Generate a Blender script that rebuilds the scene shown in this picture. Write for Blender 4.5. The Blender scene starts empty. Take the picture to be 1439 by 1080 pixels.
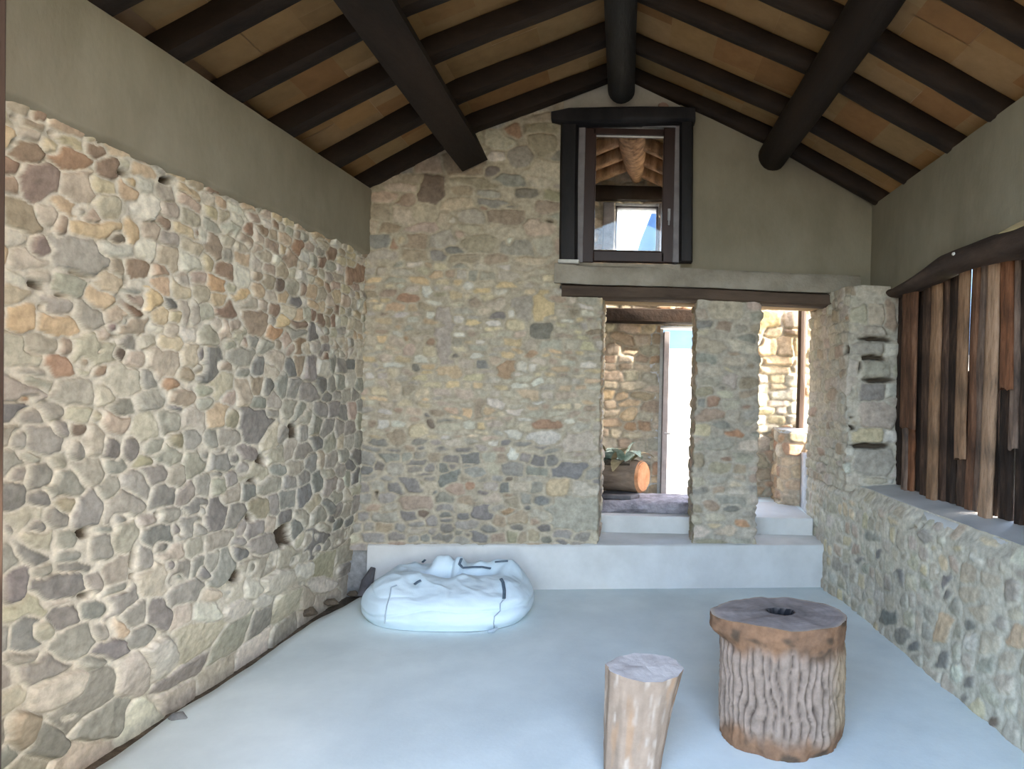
import bpy, bmesh, math, random
import numpy as np
from mathutils import Vector, Matrix

sc = bpy.context.scene
C = sc.collection
PI = math.pi
F, PX, PY, EYE, ROLL = 1000.0, 880.0, 540.0, 1.6, 0.022

# ------------------------------------------------------------------ helpers
def ray(px, py):
    """direction (X per metre of depth, Z per metre of depth) of a photo pixel"""
    xi, yi = (px - PX) / F, (PY - py) / F
    return xi - ROLL * yi, yi + ROLL * xi

def at(px, py, d):
    x, z = ray(px, py)
    return (x * d, d, EYE + z * d)

def _hash(i, j, k, s):
    h = (i * 374761393 + j * 668265263 + k * 2147483647 + s * 1274126177) & 0xFFFFFFFF
    h = ((h ^ (h >> 13)) * 1274126177) & 0xFFFFFFFF
    h = h ^ (h >> 16)
    return (h & 0xFFFF) / 32767.5 - 1.0

def vnoise(x, y, z=0.0, s=0):
    x = np.asarray(x, float); y = np.asarray(y, float); z = np.asarray(z, float) + 0 * x
    i, j, k = (np.floor(a).astype(np.int64) for a in (x, y, z))
    fx, fy, fz = x - i, y - j, z - k
    fx, fy, fz = (a * a * (3 - 2 * a) for a in (fx, fy, fz))
    r = 0
    for a in (0, 1):
        for b in (0, 1):
            for c in (0, 1):
                w = (fx if a else 1 - fx) * (fy if b else 1 - fy) * (fz if c else 1 - fz)
                r = r + w * _hash(i + a, j + b, k + c, s)
    return r

def fbm(x, y, z=0.0, s=0, o=4):
    r, a = 0, 1.0
    for q in range(o):
        m = 2.03 ** q
        r = r + a * vnoise(np.asarray(x) * m, np.asarray(y) * m, np.asarray(z) * m, s + 7 * q)
        a *= 0.5
    return r / 1.9

def sstep(a, b, x):
    t = np.clip((x - a) / (b - a), 0, 1)
    return t * t * (3 - 2 * t)

class MB:
    def __init__(self):
        self.v, self.f, self.c = [], [], []
        self.smooth = False
    def add(self, verts, faces, col=None):
        o = len(self.v)
        self.v += [tuple(map(float, p)) for p in verts]
        self.f += [tuple(o + i for i in f) for f in faces]
        if col is not None:
            if len(self.c) < o: self.c += [(.5, .5, .5)] * (o - len(self.c))
            if len(col) == len(verts) and not isinstance(col[0], (int, float)): self.c += [tuple(map(float, q)) for q in col]
            else: self.c += [tuple(col)] * len(verts)
        return o
    def box(self, x0, x1, y0, y1, z0, z1, col=None):
        v = [(x, y, z) for z in (z0, z1) for y in (y0, y1) for x in (x0, x1)]
        self.add(v, [(0, 2, 3, 1), (4, 5, 7, 6), (0, 1, 5, 4), (2, 6, 7, 3), (0, 4, 6, 2), (1, 3, 7, 5)], col)
        return self
    def prism(self, pts, z0, z1):
        n = len(pts)
        self.add([(x, y, z0) for x, y in pts] + [(x, y, z1) for x, y in pts],
                 [tuple(range(n - 1, -1, -1)), tuple(range(n, 2 * n))] + [(i, (i + 1) % n, n + (i + 1) % n, n + i) for i in range(n)])
        return self
    def grid(self, P, col=None, mask=None, flip=False):
        """P: (n, m, 3) array"""
        n, m = P.shape[:2]
        o = self.add(P.reshape(-1, 3), [], None if col is None else col.reshape(-1, 3).tolist())
        for i in range(n - 1):
            for j in range(m - 1):
                if mask is not None and not mask[i, j]: continue
                q = (o + i * m + j, o + (i + 1) * m + j, o + (i + 1) * m + j + 1, o + i * m + j + 1)
                self.f.append(q[::-1] if flip else q)
        return self
    def tube(self, pts, rad, n=12, power=2.0, noise=0.0, seed=0, up=(0, 0, 1), freq=3.0, caps=True, long=1.0, spin=0.0, sub=1):
        pts = [Vector(p) for p in pts]
        if not isinstance(rad, list): rad = [rad] * len(pts)
        rad = [r if isinstance(r, (tuple, list)) else (r, r) for r in rad]
        if sub > 1:
            np_, nr = [], []
            for i in range(len(pts) - 1):
                for k in range(sub):
                    t = k / sub
                    np_.append(pts[i].lerp(pts[i + 1], t)); nr.append(tuple(rad[i][q] * (1 - t) + rad[i + 1][q] * t for q in (0, 1)))
            np_.append(pts[-1]); nr.append(rad[-1]); pts, rad = np_, nr
        rings, acc = [], 0.0
        for i, p in enumerate(pts):
            d = (pts[min(i + 1, len(pts) - 1)] - pts[max(i - 1, 0)]).normalized()
            if i: acc += (p - pts[i - 1]).length
            s = d.cross(Vector(up))
            if s.length < 1e-4: s = d.cross(Vector((1, 0, 0)))
            s.normalize(); u = s.cross(d).normalized()
            ring = []
            for k in range(n):
                a = 2 * PI * k / n + spin
                c, si = math.cos(a), math.sin(a)
                q = (abs(c) ** power + abs(si) ** power) ** (-1 / power)
                m = 1.0
                if noise: m += noise * float(fbm(c * 1.3 + seed * 3.7, si * 1.3, acc * freq / long + seed, seed, 3))
                ring.append(p + s * (c * q * rad[i][0] * m) + u * (si * q * rad[i][1] * m))
            rings.append(ring)
        o = len(self.v)
        self.v += [tuple(p) for r in rings for p in r]
        R = len(rings)
        for i in range(R - 1):
            for k in range(n):
                a, b = o + i * n + k, o + i * n + (k + 1) % n
                self.f.append((a, b, b + n, a + n))
        if caps:
            self.f.append(tuple(o + k for k in range(n - 1, -1, -1)))
            self.f.append(tuple(o + (R - 1) * n + k for k in range(n)))
        return self
    def build(self, name, mat, parent=None, smooth=True, label=None, cat=None, group=None, kind=None, bevel=0, auto=True):
        me = bpy.data.meshes.new(name)
        P = np.array(self.v)
        if parent is None:
            org = Vector(((P[:, 0].min() + P[:, 0].max()) / 2, (P[:, 1].min() + P[:, 1].max()) / 2, P[:, 2].min()))
        else:
            org = Vector(parent.get('_o', (0, 0, 0)))
        me.from_pydata([tuple(Vector(p) - org) for p in self.v], [], self.f)
        if self.c:
            if len(self.c) < len(self.v): self.c += [(.5, .5, .5)] * (len(self.v) - len(self.c))
            at_ = me.attributes.new('Col', 'FLOAT_COLOR', 'POINT')
            a = np.ones((len(self.v), 4), np.float32); a[:, :3] = np.array(self.c, np.float32)
            at_.data.foreach_set('color', a.ravel())
        me.update()
        if smooth:
            me.polygons.foreach_set('use_smooth', [True] * len(me.polygons))
            if auto: me.set_sharp_from_angle(angle=math.radians(48))
        me.materials.append(mat)
        o = bpy.data.objects.new(name, me); C.objects.link(o)
        if parent is None:
            o.location = org; o['_o'] = tuple(org)
        else:
            o.parent = parent; o['_o'] = tuple(org)
        tag(o, label, cat, group, kind)
        if bevel:
            b = o.modifiers.new('bevel', 'BEVEL'); b.width = bevel; b.segments = 2; b.limit_method = 'ANGLE'
        return o

def tag(o, label=None, cat=None, group=None, kind=None):
    if label: o['label'] = label
    if cat: o['category'] = cat
    if group: o['group'] = group
    if kind: o['kind'] = kind
    return o

def thing(name, loc, label, cat, group=None):
    o = bpy.data.objects.new(name, None); C.objects.link(o)
    o.location = loc; o['_o'] = tuple(loc); o.empty_display_size = .1
    return tag(o, label, cat, group)

# ------------------------------------------------------------------ materials
def new_mat(name):
    m = bpy.data.materials.new(name); m.use_nodes = True
    nt = m.node_tree
    return m, nt, nt.nodes['Principled BSDF']

def N(nt, t, **kw):
    n = nt.nodes.new(t)
    for k, v in kw.items():
        if k in n.inputs: n.inputs[k].default_value = v
        else: setattr(n, k, v)
    return n

def noise_mat(name, c1, c2, scale=4.0, stretch=(1, 1, 1), rough=.85, bump=.3, bscale=40.0, detail=6.0, c3=None, bdist=.01, p1=.35, p2=.65):
    m, nt, b = new_mat(name)
    tc = N(nt, 'ShaderNodeTexCoord'); mp = N(nt, 'ShaderNodeMapping')
    mp.inputs['Scale'].default_value = stretch
    nt.links.new(tc.outputs['Object'], mp.inputs['Vector'])
    n1 = N(nt, 'ShaderNodeTexNoise', Scale=scale, Detail=detail, Roughness=.62)
    nt.links.new(mp.outputs['Vector'], n1.inputs['Vector'])
    r = N(nt, 'ShaderNodeValToRGB')
    r.color_ramp.elements[0].position = p1; r.color_ramp.elements[0].color = (*c1, 1)
    r.color_ramp.elements[1].position = p2; r.color_ramp.elements[1].color = (*c2, 1)
    if c3:
        e = r.color_ramp.elements.new((p1 + p2) / 2); e.color = (*c3, 1)
    nt.links.new(n1.outputs['Fac'], r.inputs['Fac'])
    nt.links.new(r.outputs['Color'], b.inputs['Base Color'])
    n2 = N(nt, 'ShaderNodeTexNoise', Scale=bscale, Detail=5.0, Roughness=.6)
    nt.links.new(mp.outputs['Vector'], n2.inputs['Vector'])
    bp = N(nt, 'ShaderNodeBump', Strength=bump, Distance=bdist)
    nt.links.new(n2.outputs['Fac'], bp.inputs['Height'])
    nt.links.new(bp.outputs['Normal'], b.inputs['Normal'])
    b.inputs['Roughness'].default_value = rough
    b.inputs['Specular IOR Level'].default_value = .25
    return m

def attr_mat(name, rough=.9, var=.26, scale=24.0, bump=.6):
    m, nt, b = new_mat(name)
    at_ = N(nt, 'ShaderNodeAttribute', attribute_name='Col')
    tc = N(nt, 'ShaderNodeTexCoord')
    n1 = N(nt, 'ShaderNodeTexNoise', Scale=scale, Detail=6.0, Roughness=.65)
    nt.links.new(tc.outputs['Object'], n1.inputs['Vector'])
    mr = N(nt, 'ShaderNodeMapRange'); mr.inputs[1].default_value = .3; mr.inputs[2].default_value = .7
    mr.inputs[3].default_value = 1 - var; mr.inputs[4].default_value = 1 + var
    nt.links.new(n1.outputs['Fac'], mr.inputs[0])
    mx = N(nt, 'ShaderNodeVectorMath', operation='SCALE')
    nt.links.new(at_.outputs['Color'], mx.inputs[0]); nt.links.new(mr.outputs[0], mx.inputs['Scale'])
    nt.links.new(mx.outputs['Vector'], b.inputs['Base Color'])
    bp = N(nt, 'ShaderNodeBump', Strength=bump, Distance=.006)
    nt.links.new(n1.outputs['Fac'], bp.inputs['Height']); nt.links.new(bp.outputs['Normal'], b.inputs['Normal'])
    b.inputs['Roughness'].default_value = rough; b.inputs['Specular IOR Level'].default_value = .08
    return m

M = {}
M['stone'] = attr_mat('rubble_stone')
M['tile'] = attr_mat('clay_tile', var=.12, scale=9.0, bump=.15)
M['plaster'] = noise_mat('grey_render', (.195, .165, .11), (.29, .252, .182), scale=1.3, stretch=(1, 1, .55), bump=.25, bscale=30, detail=7)
M['plaster_pale'] = noise_mat('pale_render', (.40, .37, .31), (.52, .48, .41), scale=5, bump=.3)
M['concrete'] = noise_mat('concrete_floor', (.59, .65, .635), (.72, .78, .755), scale=1.6, bump=.12, bscale=60, detail=8, rough=.75)
M['step'] = noise_mat('concrete_step', (.50, .49, .455), (.62, .61, .575), scale=2.6, bump=.10, bscale=50, detail=8, rough=.45)
M['ledge'] = noise_mat('concrete_ledge', (.235, .20, .15), (.35, .305, .24), scale=4.5, bump=.5, bscale=22, bdist=.02)
M['soil'] = noise_mat('dark_soil', (.05, .04, .03), (.17, .13, .09), scale=14, bump=.8, bscale=40, bdist=.02)
M['beam'] = noise_mat('dark_stained_beam', (.010, .0055, .003), (.026, .014, .0075), scale=5, stretch=(1, .18, 1), bump=.6, bscale=24, bdist=.012, rough=.75)
M['rafter'] = noise_mat('dark_rafter', (.010, .0055, .0035), (.030, .0175, .010), scale=6, stretch=(.3, 1, .5), bump=.6, bscale=26, bdist=.012, rough=.75)
M['ridge'] = noise_mat('black_ridge', (.009, .008, .007), (.030, .027, .024), scale=5, stretch=(1, .2, 1), bump=.7, bscale=24, bdist=.015, rough=.7)
M['lintel'] = noise_mat('brown_lintel', (.050, .034, .024), (.115, .078, .054), scale=5, stretch=(.25, 1, 1), bump=.6, bscale=26, bdist=.012)
M['lintel_lit'] = noise_mat('lintel_lit_tone', (.26, .17, .09), (.42, .30, .16), scale=5, stretch=(.2, 1, 1), bump=.4, bscale=26)  # daylight on the lintel underside put in as a paler wood colour
M['log'] = noise_mat('crooked_log', (.028, .017, .012), (.085, .053, .037), scale=5, stretch=(1, .25, 1), bump=.7, bscale=22, bdist=.015)
M['black'] = noise_mat('blackened_timber', (.006, .005, .006), (.018, .015, .015), scale=5, stretch=(1, 1, .3), bump=.4, bscale=26, rough=.6)
M['sash'] = noise_mat('red_brown_sash', (.020, .008, .006), (.036, .014, .010), scale=6, stretch=(1, 1, .2), bump=.1, rough=.45)
M['seal'] = noise_mat('grey_frame_edge', (.16, .14, .14), (.22, .20, .20), scale=8, bump=.1, rough=.6)
M['metal'] = noise_mat('grey_metal', (.30, .29, .29), (.36, .35, .35), scale=8, bump=.02, rough=.35)
M['jamb'] = noise_mat('brown_door_jamb', (.030, .018, .012), (.055, .034, .024), scale=5, stretch=(1, 1, .2), bump=.3, rough=.6)
WOODS = {'tan': ((.26, .165, .10), (.43, .29, .19)), 'brown': ((.14, .075, .045), (.27, .155, .095)), 'dark': ((.035, .024, .018), (.11, .07, .05)),
         'grey': ((.17, .125, .10), (.30, .235, .19)), 'red': ((.20, .09, .045), (.34, .175, .10)), 'bark': ((.075, .047, .033), (.20, .13, .09)), 'pale': ((.36, .25, .17), (.50, .37, .27))}
for k, (a, b_) in WOODS.items():
    M['w_' + k] = noise_mat('plank_' + k, tuple(x * .30 for x in a), tuple(x * q for x, q in zip(b_, (1.0, .90, .82))), c3=tuple(x * q for x, q in zip(a, (1.0, .88, .78))), scale=15, stretch=(1, 1, .22), bump=1.0, bscale=34, bdist=.014, detail=9, p1=.30, p2=.70)
M['bark'] = attr_mat('grey_bark', var=.22, scale=22, bump=.6)
M['cutlight'] = noise_mat('pale_cut_wood', (.42, .375, .35), (.58, .53, .50), scale=9, bump=.3, bscale=40)
M['cut'] = noise_mat('weathered_cut_wood', (.20, .165, .145), (.34, .29, .255), scale=9, bump=.3, bscale=40)
M['cutpale'] = attr_mat('split_wood', rough=1.0, var=.14, scale=16, bump=.4)
M['bag'] = noise_mat('white_woven_fabric', (.57, .69, .75), (.65, .76, .81), scale=3, bump=.25, bscale=120, rough=.55, bdist=.004)
M['strap'] = noise_mat('dark_blue_strap', (.06, .09, .12), (.11, .15, .19), scale=30, bump=.2, rough=.6)
M['seam'] = noise_mat('grey_seam', (.30, .37, .43), (.38, .45, .50), scale=30, bump=.2)
M['leaf'] = noise_mat('grey_green_leaf', (.16, .23, .17), (.46, .52, .43), scale=14, bump=.2, rough=.5)
M['leafb'] = noise_mat('withered_leaf', (.20, .15, .08), (.36, .29, .17), scale=14, bump=.2, rough=.6)
M['potlog'] = noise_mat('planter_log', (.12, .085, .06), (.28, .20, .14), scale=8, stretch=(.3, 1, 1), bump=.7, bscale=26, bdist=.015)
M['potend'] = noise_mat('orange_cut_end', (.42, .17, .07), (.60, .30, .15), scale=9, bump=.3)
M['slate'] = noise_mat('dark_slate', (.07, .065, .068), (.15, .14, .145), scale=7, bump=.5, bscale=26)
M['slab'] = noise_mat('rough_threshold_stone', (.17, .155, .165), (.36, .33, .35), scale=9, bump=.9, bscale=22, bdist=.03)
M['grass'] = noise_mat('dry_grass', (.20, .25, .06), (.48, .44, .22), scale=3, bump=.5)
M['earth'] = noise_mat('pale_earth', (.40, .34, .24), (.52, .45, .34), scale=2, bump=.3)
M['yard'] = noise_mat('yard_gravel', (.10, .085, .06), (.16, .14, .10), scale=2, bump=.3)
M['hill'] = noise_mat('blue_hill', (.025, .055, .10), (.045, .085, .14), scale=.05, bump=0)
M['pebble'] = noise_mat('stone_chip', (.10, .10, .10), (.20, .20, .19), scale=20, bump=.4)
M['whiteblock'] = noise_mat('pale_block', (.50, .47, .42), (.62, .59, .54), scale=20, bump=.2)
mg, nt, b = new_mat('window_glass')
nt.nodes.remove(b)
tr = N(nt, 'ShaderNodeBsdfTransparent'); gl = N(nt, 'ShaderNodeBsdfGlossy'); gl.inputs['Roughness'].default_value = .02
tr.inputs['Color'].default_value = (.93, .95, .96, 1)
fr = N(nt, 'ShaderNodeFresnel', IOR=1.35); mx = N(nt, 'ShaderNodeMixShader')
nt.links.new(fr.outputs[0], mx.inputs[0]); nt.links.new(tr.outputs[0], mx.inputs[1]); nt.links.new(gl.outputs[0], mx.inputs[2])
nt.links.new(mx.outputs[0], nt.nodes['Material Output'].inputs['Surface'])
M['glass'] = mg

# ------------------------------------------------------------------ stone fields
PAL = {'brn': (.27, .20, .155), 'brn2': (.33, .27, .215), 'prp': (.26, .205, .18), 'rst': (.32, .215, .15), 'rst2': (.36, .25, .18), 'och': (.52, .41, .27),
       'och2': (.46, .365, .265), 'yel': (.50, .435, .32), 'buf': (.43, .39, .325), 'buf2': (.44, .405, .35), 'lgt': (.53, .505, .455), 'gry': (.285, .272, .25),
       'gry2': (.345, .325, .285), 'gry3': (.215, .21, .20), 'drk': (.13, .105, .085), 'drk2': (.20, .185, .17), 'drkb': (.19, .155, .13), 'brndark': (.20, .135, .10),
       'ora': (.44, .27, .18), 'ora2': (.46, .32, .20), 'pnk': (.43, .36, .30), 'olv': (.31, .275, .21), 'wht': (.60, .585, .54), 'HOLE': (.07, .055, .042)}  # HOLE: sunk sites, their shade put in as a near-black colour

def rows(u0, u1, v0, v1, hr, wr, pal, rng, keep=None, squash=.56, slope=None):
    """courses of filler stones: list of (u, v, M2x2, colour, height)"""
    out, v = [], v0
    while v < v1:
        h = rng.uniform(*hr); u = u0 - rng.uniform(0, wr[1])
        while u < u1:
            w = rng.uniform(*wr) * (1.25 if rng.random() < .12 else 1)
            cu, cv = u + w / 2, v + h / 2 + rng.gauss(0, h * .16)
            if slope: cv += slope(cu)
            p = pal(cu, cv, rng)
            if keep is None or keep(cu, cv):
                ru, rv = w * squash, h * squash * rng.uniform(.8, 1.1)
                a = rng.gauss(0, .13)
                R = np.array([[math.cos(a), math.sin(a)], [-math.sin(a), math.cos(a)]])
                out.append((cu, cv, np.diag([1 / ru, 1 / rv]) @ R, p, rng.uniform(.35, 1.3)))
            u += w
        v += h
    return out

def jitter_col(c, rng, a=.10):
    k = 1 + rng.uniform(-a, a)
    return tuple(max(.02, x * k * (1 + rng.uniform(-.035, .035))) for x in c)

def pick(names, rng):
    return jitter_col(PAL[rng.choice(names)], rng)

def field(U, V, sites, mortar, relief, joint=.006, soft=.012, limit=1.4, power=3.0, rough=.004, seed=1, warp=.014, mortar_var=.1):
    """heights and colours on a (n, m) grid of wall coordinates"""
    n, m = U.shape
    UW = U + warp * fbm(U * 14, V * 14, 0, seed + 11, 3); VW = V + warp * fbm(U * 14, V * 14, 5, seed + 23, 3)
    S = np.array([(s[0], s[1]) for s in sites]); MM = np.array([s[2] for s in sites])
    CO = np.array([s[3] for s in sites]); HT = np.array([s[4] for s in sites])
    det = np.abs(np.linalg.det(MM)); RR = np.minimum(1 / np.linalg.norm(MM[:, 0, :], axis=1), 1 / np.linalg.norm(MM[:, 1, :], axis=1))
    rg = np.random.RandomState(seed); TI = rg.normal(0, .38, (len(S), 2)); BR = rg.uniform(-.5, .5, (len(S),))
    reach = np.maximum(1 / np.linalg.norm(MM[:, 0, :], axis=1), 1 / np.linalg.norm(MM[:, 1, :], axis=1)) * 1.6 + .10
    H = np.zeros((n, m)); COL = np.zeros((n, m, 3)); B = 36
    mort = np.array(mortar)
    mv = 1 + mortar_var * fbm(U * 3.1, V * 3.1, 0, seed + 3, 4)
    for i0 in range(0, n, B):
        for j0 in range(0, m, B):
            u = UW[i0:i0 + B, j0:j0 + B].ravel(); v = VW[i0:i0 + B, j0:j0 + B].ravel()
            cu, cv = u.mean(), v.mean(); hu = np.abs(u - cu).max(); hv = np.abs(v - cv).max()
            near = np.where((np.abs(S[:, 0] - cu) < hu + reach) & (np.abs(S[:, 1] - cv) < hv + reach))[0]
            sh = U[i0:i0 + B, j0:j0 + B].shape
            mvb = mv[i0:i0 + B, j0:j0 + B]
            if len(near) < 2:
                COL[i0:i0 + B, j0:j0 + B] = mort * mvb[..., None]; continue
            du = u[:, None] - S[None, near, 0]; dv = v[:, None] - S[None, near, 1]
            q0 = MM[near, 0, 0] * du + MM[near, 0, 1] * dv; q1 = MM[near, 1, 0] * du + MM[near, 1, 1] * dv
            D = (np.abs(q0) ** power + np.abs(q1) ** power) ** (1 / power)
            k = np.argmin(D, axis=1); ar = np.arange(len(u))
            d1 = D[ar, k]; D[ar, k] = 9; d2 = D.min(axis=1); id_ = near[k]
            g = np.minimum((d2 - d1) * .5, limit - d1) * RR[id_]
            mask = sstep(joint, joint + soft, g)
            p0, p1 = q0[ar, k], q1[ar, k]
            hh = HT[id_] * (1 - .07 * d1 ** 2 + TI[id_, 0] * p0 + TI[id_, 1] * p1)
            hole = HT[id_] < 0
            H[i0:i0 + B, j0:j0 + B] = (mask ** .5 * np.where(hole, HT[id_] * (1 - .3 * d1 ** 2) * .055, hh * relief)).reshape(sh)
            cs = CO[id_] * (1 + .10 * BR[id_] * (p0 + p1))[:, None]
            mk = sstep(joint * .7, joint + soft * .55, g)[:, None]
            COL[i0:i0 + B, j0:j0 + B] = (mk * cs + (1 - mk) * mort * mvb.ravel()[:, None]).reshape(*sh, 3)
    H += rough * fbm(U * 40, V * 40, 0, seed + 5, 3) + .006 * fbm(U * 5, V * 5, 0, seed + 8, 3)
    COL *= (1 + .09 * fbm(U * 26, V * 26, 0, seed + 9, 4) + .08 * fbm(U * 2.3, V * 2.3, 2, seed + 10, 3))[..., None]
    COL *= np.array((1.05, 1.0, .90))
    return H, np.clip(COL, .01, .9)

class Path:
    """polyline in plan; normal is on the right-hand side of travel"""
    def __init__(self, pts, step, closed=False, smooth=.03):
        pts = [np.array(p, float) for p in pts]
        if closed: pts = pts + [pts[0]]
        L = [0.0]
        for a, b_ in zip(pts, pts[1:]): L.append(L[-1] + np.linalg.norm(b_ - a))
        self.L = L; self.len = L[-1]; self.pts = pts; self.closed = closed
        u = [0.0]
        for a, b_ in zip(L, L[1:]):
            k = max(1, int(round((b_ - a) / step))); u += list(a + (b_ - a) * np.arange(1, k + 1) / k)
        self.u = np.array(u)
        self.p = self.pos(self.u)
        t = self.pos(self.u + smooth) - self.pos(self.u - smooth)
        t /= np.linalg.norm(t, axis=1)[:, None]
        self.n = np.stack([t[:, 1], -t[:, 0]], 1)
    def pos(self, u):
        u = np.mod(u, self.len) if self.closed else u
        P = np.array(self.pts); L = np.array(self.L)
        i = np.clip(np.searchsorted(L, u, 'right') - 1, 0, len(L) - 2)
        t = (u - L[i]) / (L[i + 1] - L[i])
        return P[i] + (P[i + 1] - P[i]) * t[:, None]

def stone_panel(mb, path, z0, z1, step, sites, mortar, relief, mask=None, warpbase=None, **kw):
    V = np.arange(z0, z1 + step * .5, step)
    U, VV = np.meshgrid(path.u, V, indexing='ij')
    H, COL = field(U, VV, sites, mortar, relief, **kw)
    if path.closed: H[-1] = H[0]; COL[-1] = COL[0]
    P = np.zeros(U.shape + (3,))
    off = H if warpbase is None else H + warpbase(U, VV)
    P[..., 0] = path.p[:, 0:1] + path.n[:, 0:1] * off
    P[..., 1] = path.p[:, 1:2] + path.n[:, 1:2] * off
    P[..., 2] = VV
    mk = None
    if mask is not None:
        cen = (P[:-1, :-1] + P[1:, 1:]) / 2
        mk = mask(cen[..., 0], cen[..., 1], cen[..., 2])
    mb.grid(P, COL, mk, flip=False)

# ------------------------------------------------------------------ geometry of the room
def DB(x): return 5.60 + .10 * x                    # back wall
DF = 7.20                                           # far wall of the passage behind
def XL(d): return -2.15 + .058 * (d - 2.82)         # left wall
def foot(z): return -.12 * (1 - sstep(0.0, .75, z))
XR = 1.97                                           # upper right wall
def XRL(d): return 1.827 - .0574 * (d - 3.2)        # lower right wall
ZAP = 4.01
ZEL, ZER = 3.045, 3.10
def roof_l(x, d=5.4): return np.where(x > -1.2, ZAP + .43 * (x + .05), 3.5155 + (3.5155 - ZEL) / (-1.2 - XL(d)) * (x + 1.2))
def roof_r(x, d=5.4): return np.where(x < 1.15, ZAP - .40 * (x + .05), 3.53 - (3.53 - ZER) / (XR - 1.15) * (x - 1.15))
def roof(x, d=5.4):
    x = np.asarray(x, float)
    return np.where(x < -.05, roof_l(x, d), roof_r(x, d))

# --- left wall: photo pixel -> (u = depth, v = height)
def left_uv(px, py):
    rx, rz = ray(px, py)
    d = 3.5; z = 1
    for _ in range(8):
        fx = float(foot(z))
        # X = XL(d)+fx = rx*d
        d = (-2.15 - .058 * 2.82 + fx) / (rx - .058)
        z = EYE + rz * d
    return d, z

def traced(lst, to_uv, x0, y0, sc_, rng, hmul=1.0):
    out = []
    for e in lst:
        cx, cy, rx, ry = e[:4]; ang = math.radians(e[4]) if len(e) > 5 else 0.0
        col = e[-1]
        cx, cy, rx, ry = x0 + cx / sc_, y0 + cy / sc_, rx / sc_, ry / sc_
        if col == 'HOLE': rx, ry = rx + 1.5, ry + 2.4
        u, v = to_uv(cx, cy)
        ux, vx = to_uv(cx + 1, cy); uy, vy = to_uv(cx, cy + 1)
        J = np.array([[ux - u, uy - u], [vx - v, vy - v]])
        A = np.array([[rx * math.cos(ang), -ry * math.sin(ang)], [rx * math.sin(ang), ry * math.cos(ang)]])
        out.append((u, v, np.linalg.inv(J @ A), PAL['HOLE'] if col == 'HOLE' else jitter_col(PAL[col], rng, .05), (-1.0 if col == 'HOLE' else rng.uniform(.8, 1.35) * hmul)))
    return out

def outside(ex, r=1.12):
    S = np.array([(s[0], s[1]) for s in ex]); MM = np.array([s[2] for s in ex])
    def f(u, v):
        du, dv = u - S[:, 0], v - S[:, 1]
        q0 = MM[:, 0, 0] * du + MM[:, 0, 1] * dv; q1 = MM[:, 1, 0] * du + MM[:, 1, 1] * dv
        return bool((np.hypot(q0, q1) > r).all())
    return f

HO = 'HOLE'
LA = [(190,390,100,85,'brn'),(250,620,150,125,'prp'),(285,120,85,55,10,'brn'),(520,440,130,80,15,'rst'),(800,520,75,80,20,'brn'),(975,620,60,45,20,'och'),(940,490,55,40,20,'buf'),(240,260,110,55,15,'buf'),(700,300,65,35,5,'yel'),(590,650,110,110,'buf'),(600,830,85,40,'gry'),(340,840,85,65,'buf'),(445,940,45,80,'brn2'),(700,970,160,75,5,'och'),(990,990,60,90,'och'),(1110,800,90,110,-20,'lgt'),(860,1050,60,50,30,'drkb'),(790,800,80,100,'buf'),(395,245,65,22,10,HO),(85,320,25,22,HO),(110,140,70,20,25,HO),(1260,600,70,20,20,HO),(740,340,30,10,HO),(915,540,60,14,20,HO)]
LB = [(280,110,95,80,35,'prp'),(560,160,190,130,8,'gry2'),(490,370,110,90,15,'gry2'),(260,290,110,70,5,'buf'),(440,540,120,62,10,'gry2'),(470,680,180,80,3,'och'),(125,620,100,120,'och'),(250,810,130,70,'gry2'),(480,830,55,65,'brn2'),(425,990,100,75,'rst2'),(720,500,110,90,'och2'),(870,240,60,55,'brn2'),(960,540,110,42,35,'brndark'),(1110,490,75,80,'och'),(980,430,120,28,'gry'),(1190,260,65,50,'och2'),(850,110,140,55,10,'lgt'),(830,690,60,45,'prp'),(905,640,45,40,'gry'),(750,750,75,70,'buf'),(930,790,70,65,'gry'),(870,885,50,42,20,'drk'),(740,1010,60,55,'brn'),(1000,930,75,55,'buf'),(1270,810,110,65,'yel'),(1090,790,70,55,'buf'),(1150,700,90,42,'lgt'),(1360,1020,55,55,'brn2'),(1380,580,55,100,'gry2'),(610,940,60,50,20,'brn2'),(190,1030,150,50,10,'gry2'),(570,298,150,9,12,HO),(250,372,75,22,15,HO),(450,462,90,9,15,HO),(300,545,20,16,HO),(845,755,35,12,HO),(930,325,14,14,HO),(710,860,45,11,-30,HO)]
LC = [(190,75,170,50,10,'gry2'),(540,170,130,95,5,'gry2'),(160,215,60,35,'ora'),(380,290,90,62,'gry'),(180,350,105,52,5,'gry'),(570,320,90,70,20,'buf'),(440,430,55,45,10,'gry'),(575,445,70,40,15,'drkb'),(870,380,130,72,8,'pnk'),(780,170,80,85,'buf'),(700,350,55,40,'buf'),(300,530,110,80,10,'gry'),(100,540,65,72,'gry'),(690,510,62,95,'buf'),(820,600,55,65,'drk2'),(955,590,40,80,5,'drk2'),(850,715,80,58,'gry'),(650,770,130,90,'gry2'),(290,790,100,70,'gry'),(110,780,80,70,'gry'),(170,640,100,38,10,'gry2'),(430,690,60,48,'gry2'),(570,610,48,55,20,'gry'),(290,970,85,58,'gry3'),(80,960,90,105,'gry3'),(490,1000,90,80,30,'olv'),(1000,860,100,92,'gry2'),(790,890,66,105,25,'gry'),(1070,690,85,42,'olv'),(1160,560,72,70,'gry2'),(1300,540,75,82,'olv'),(1090,60,70,68,'gry'),(1260,90,55,45,'rst2'),(1350,220,70,58,15,'brn2'),(1300,290,55,26,15,'gry3')]
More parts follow.
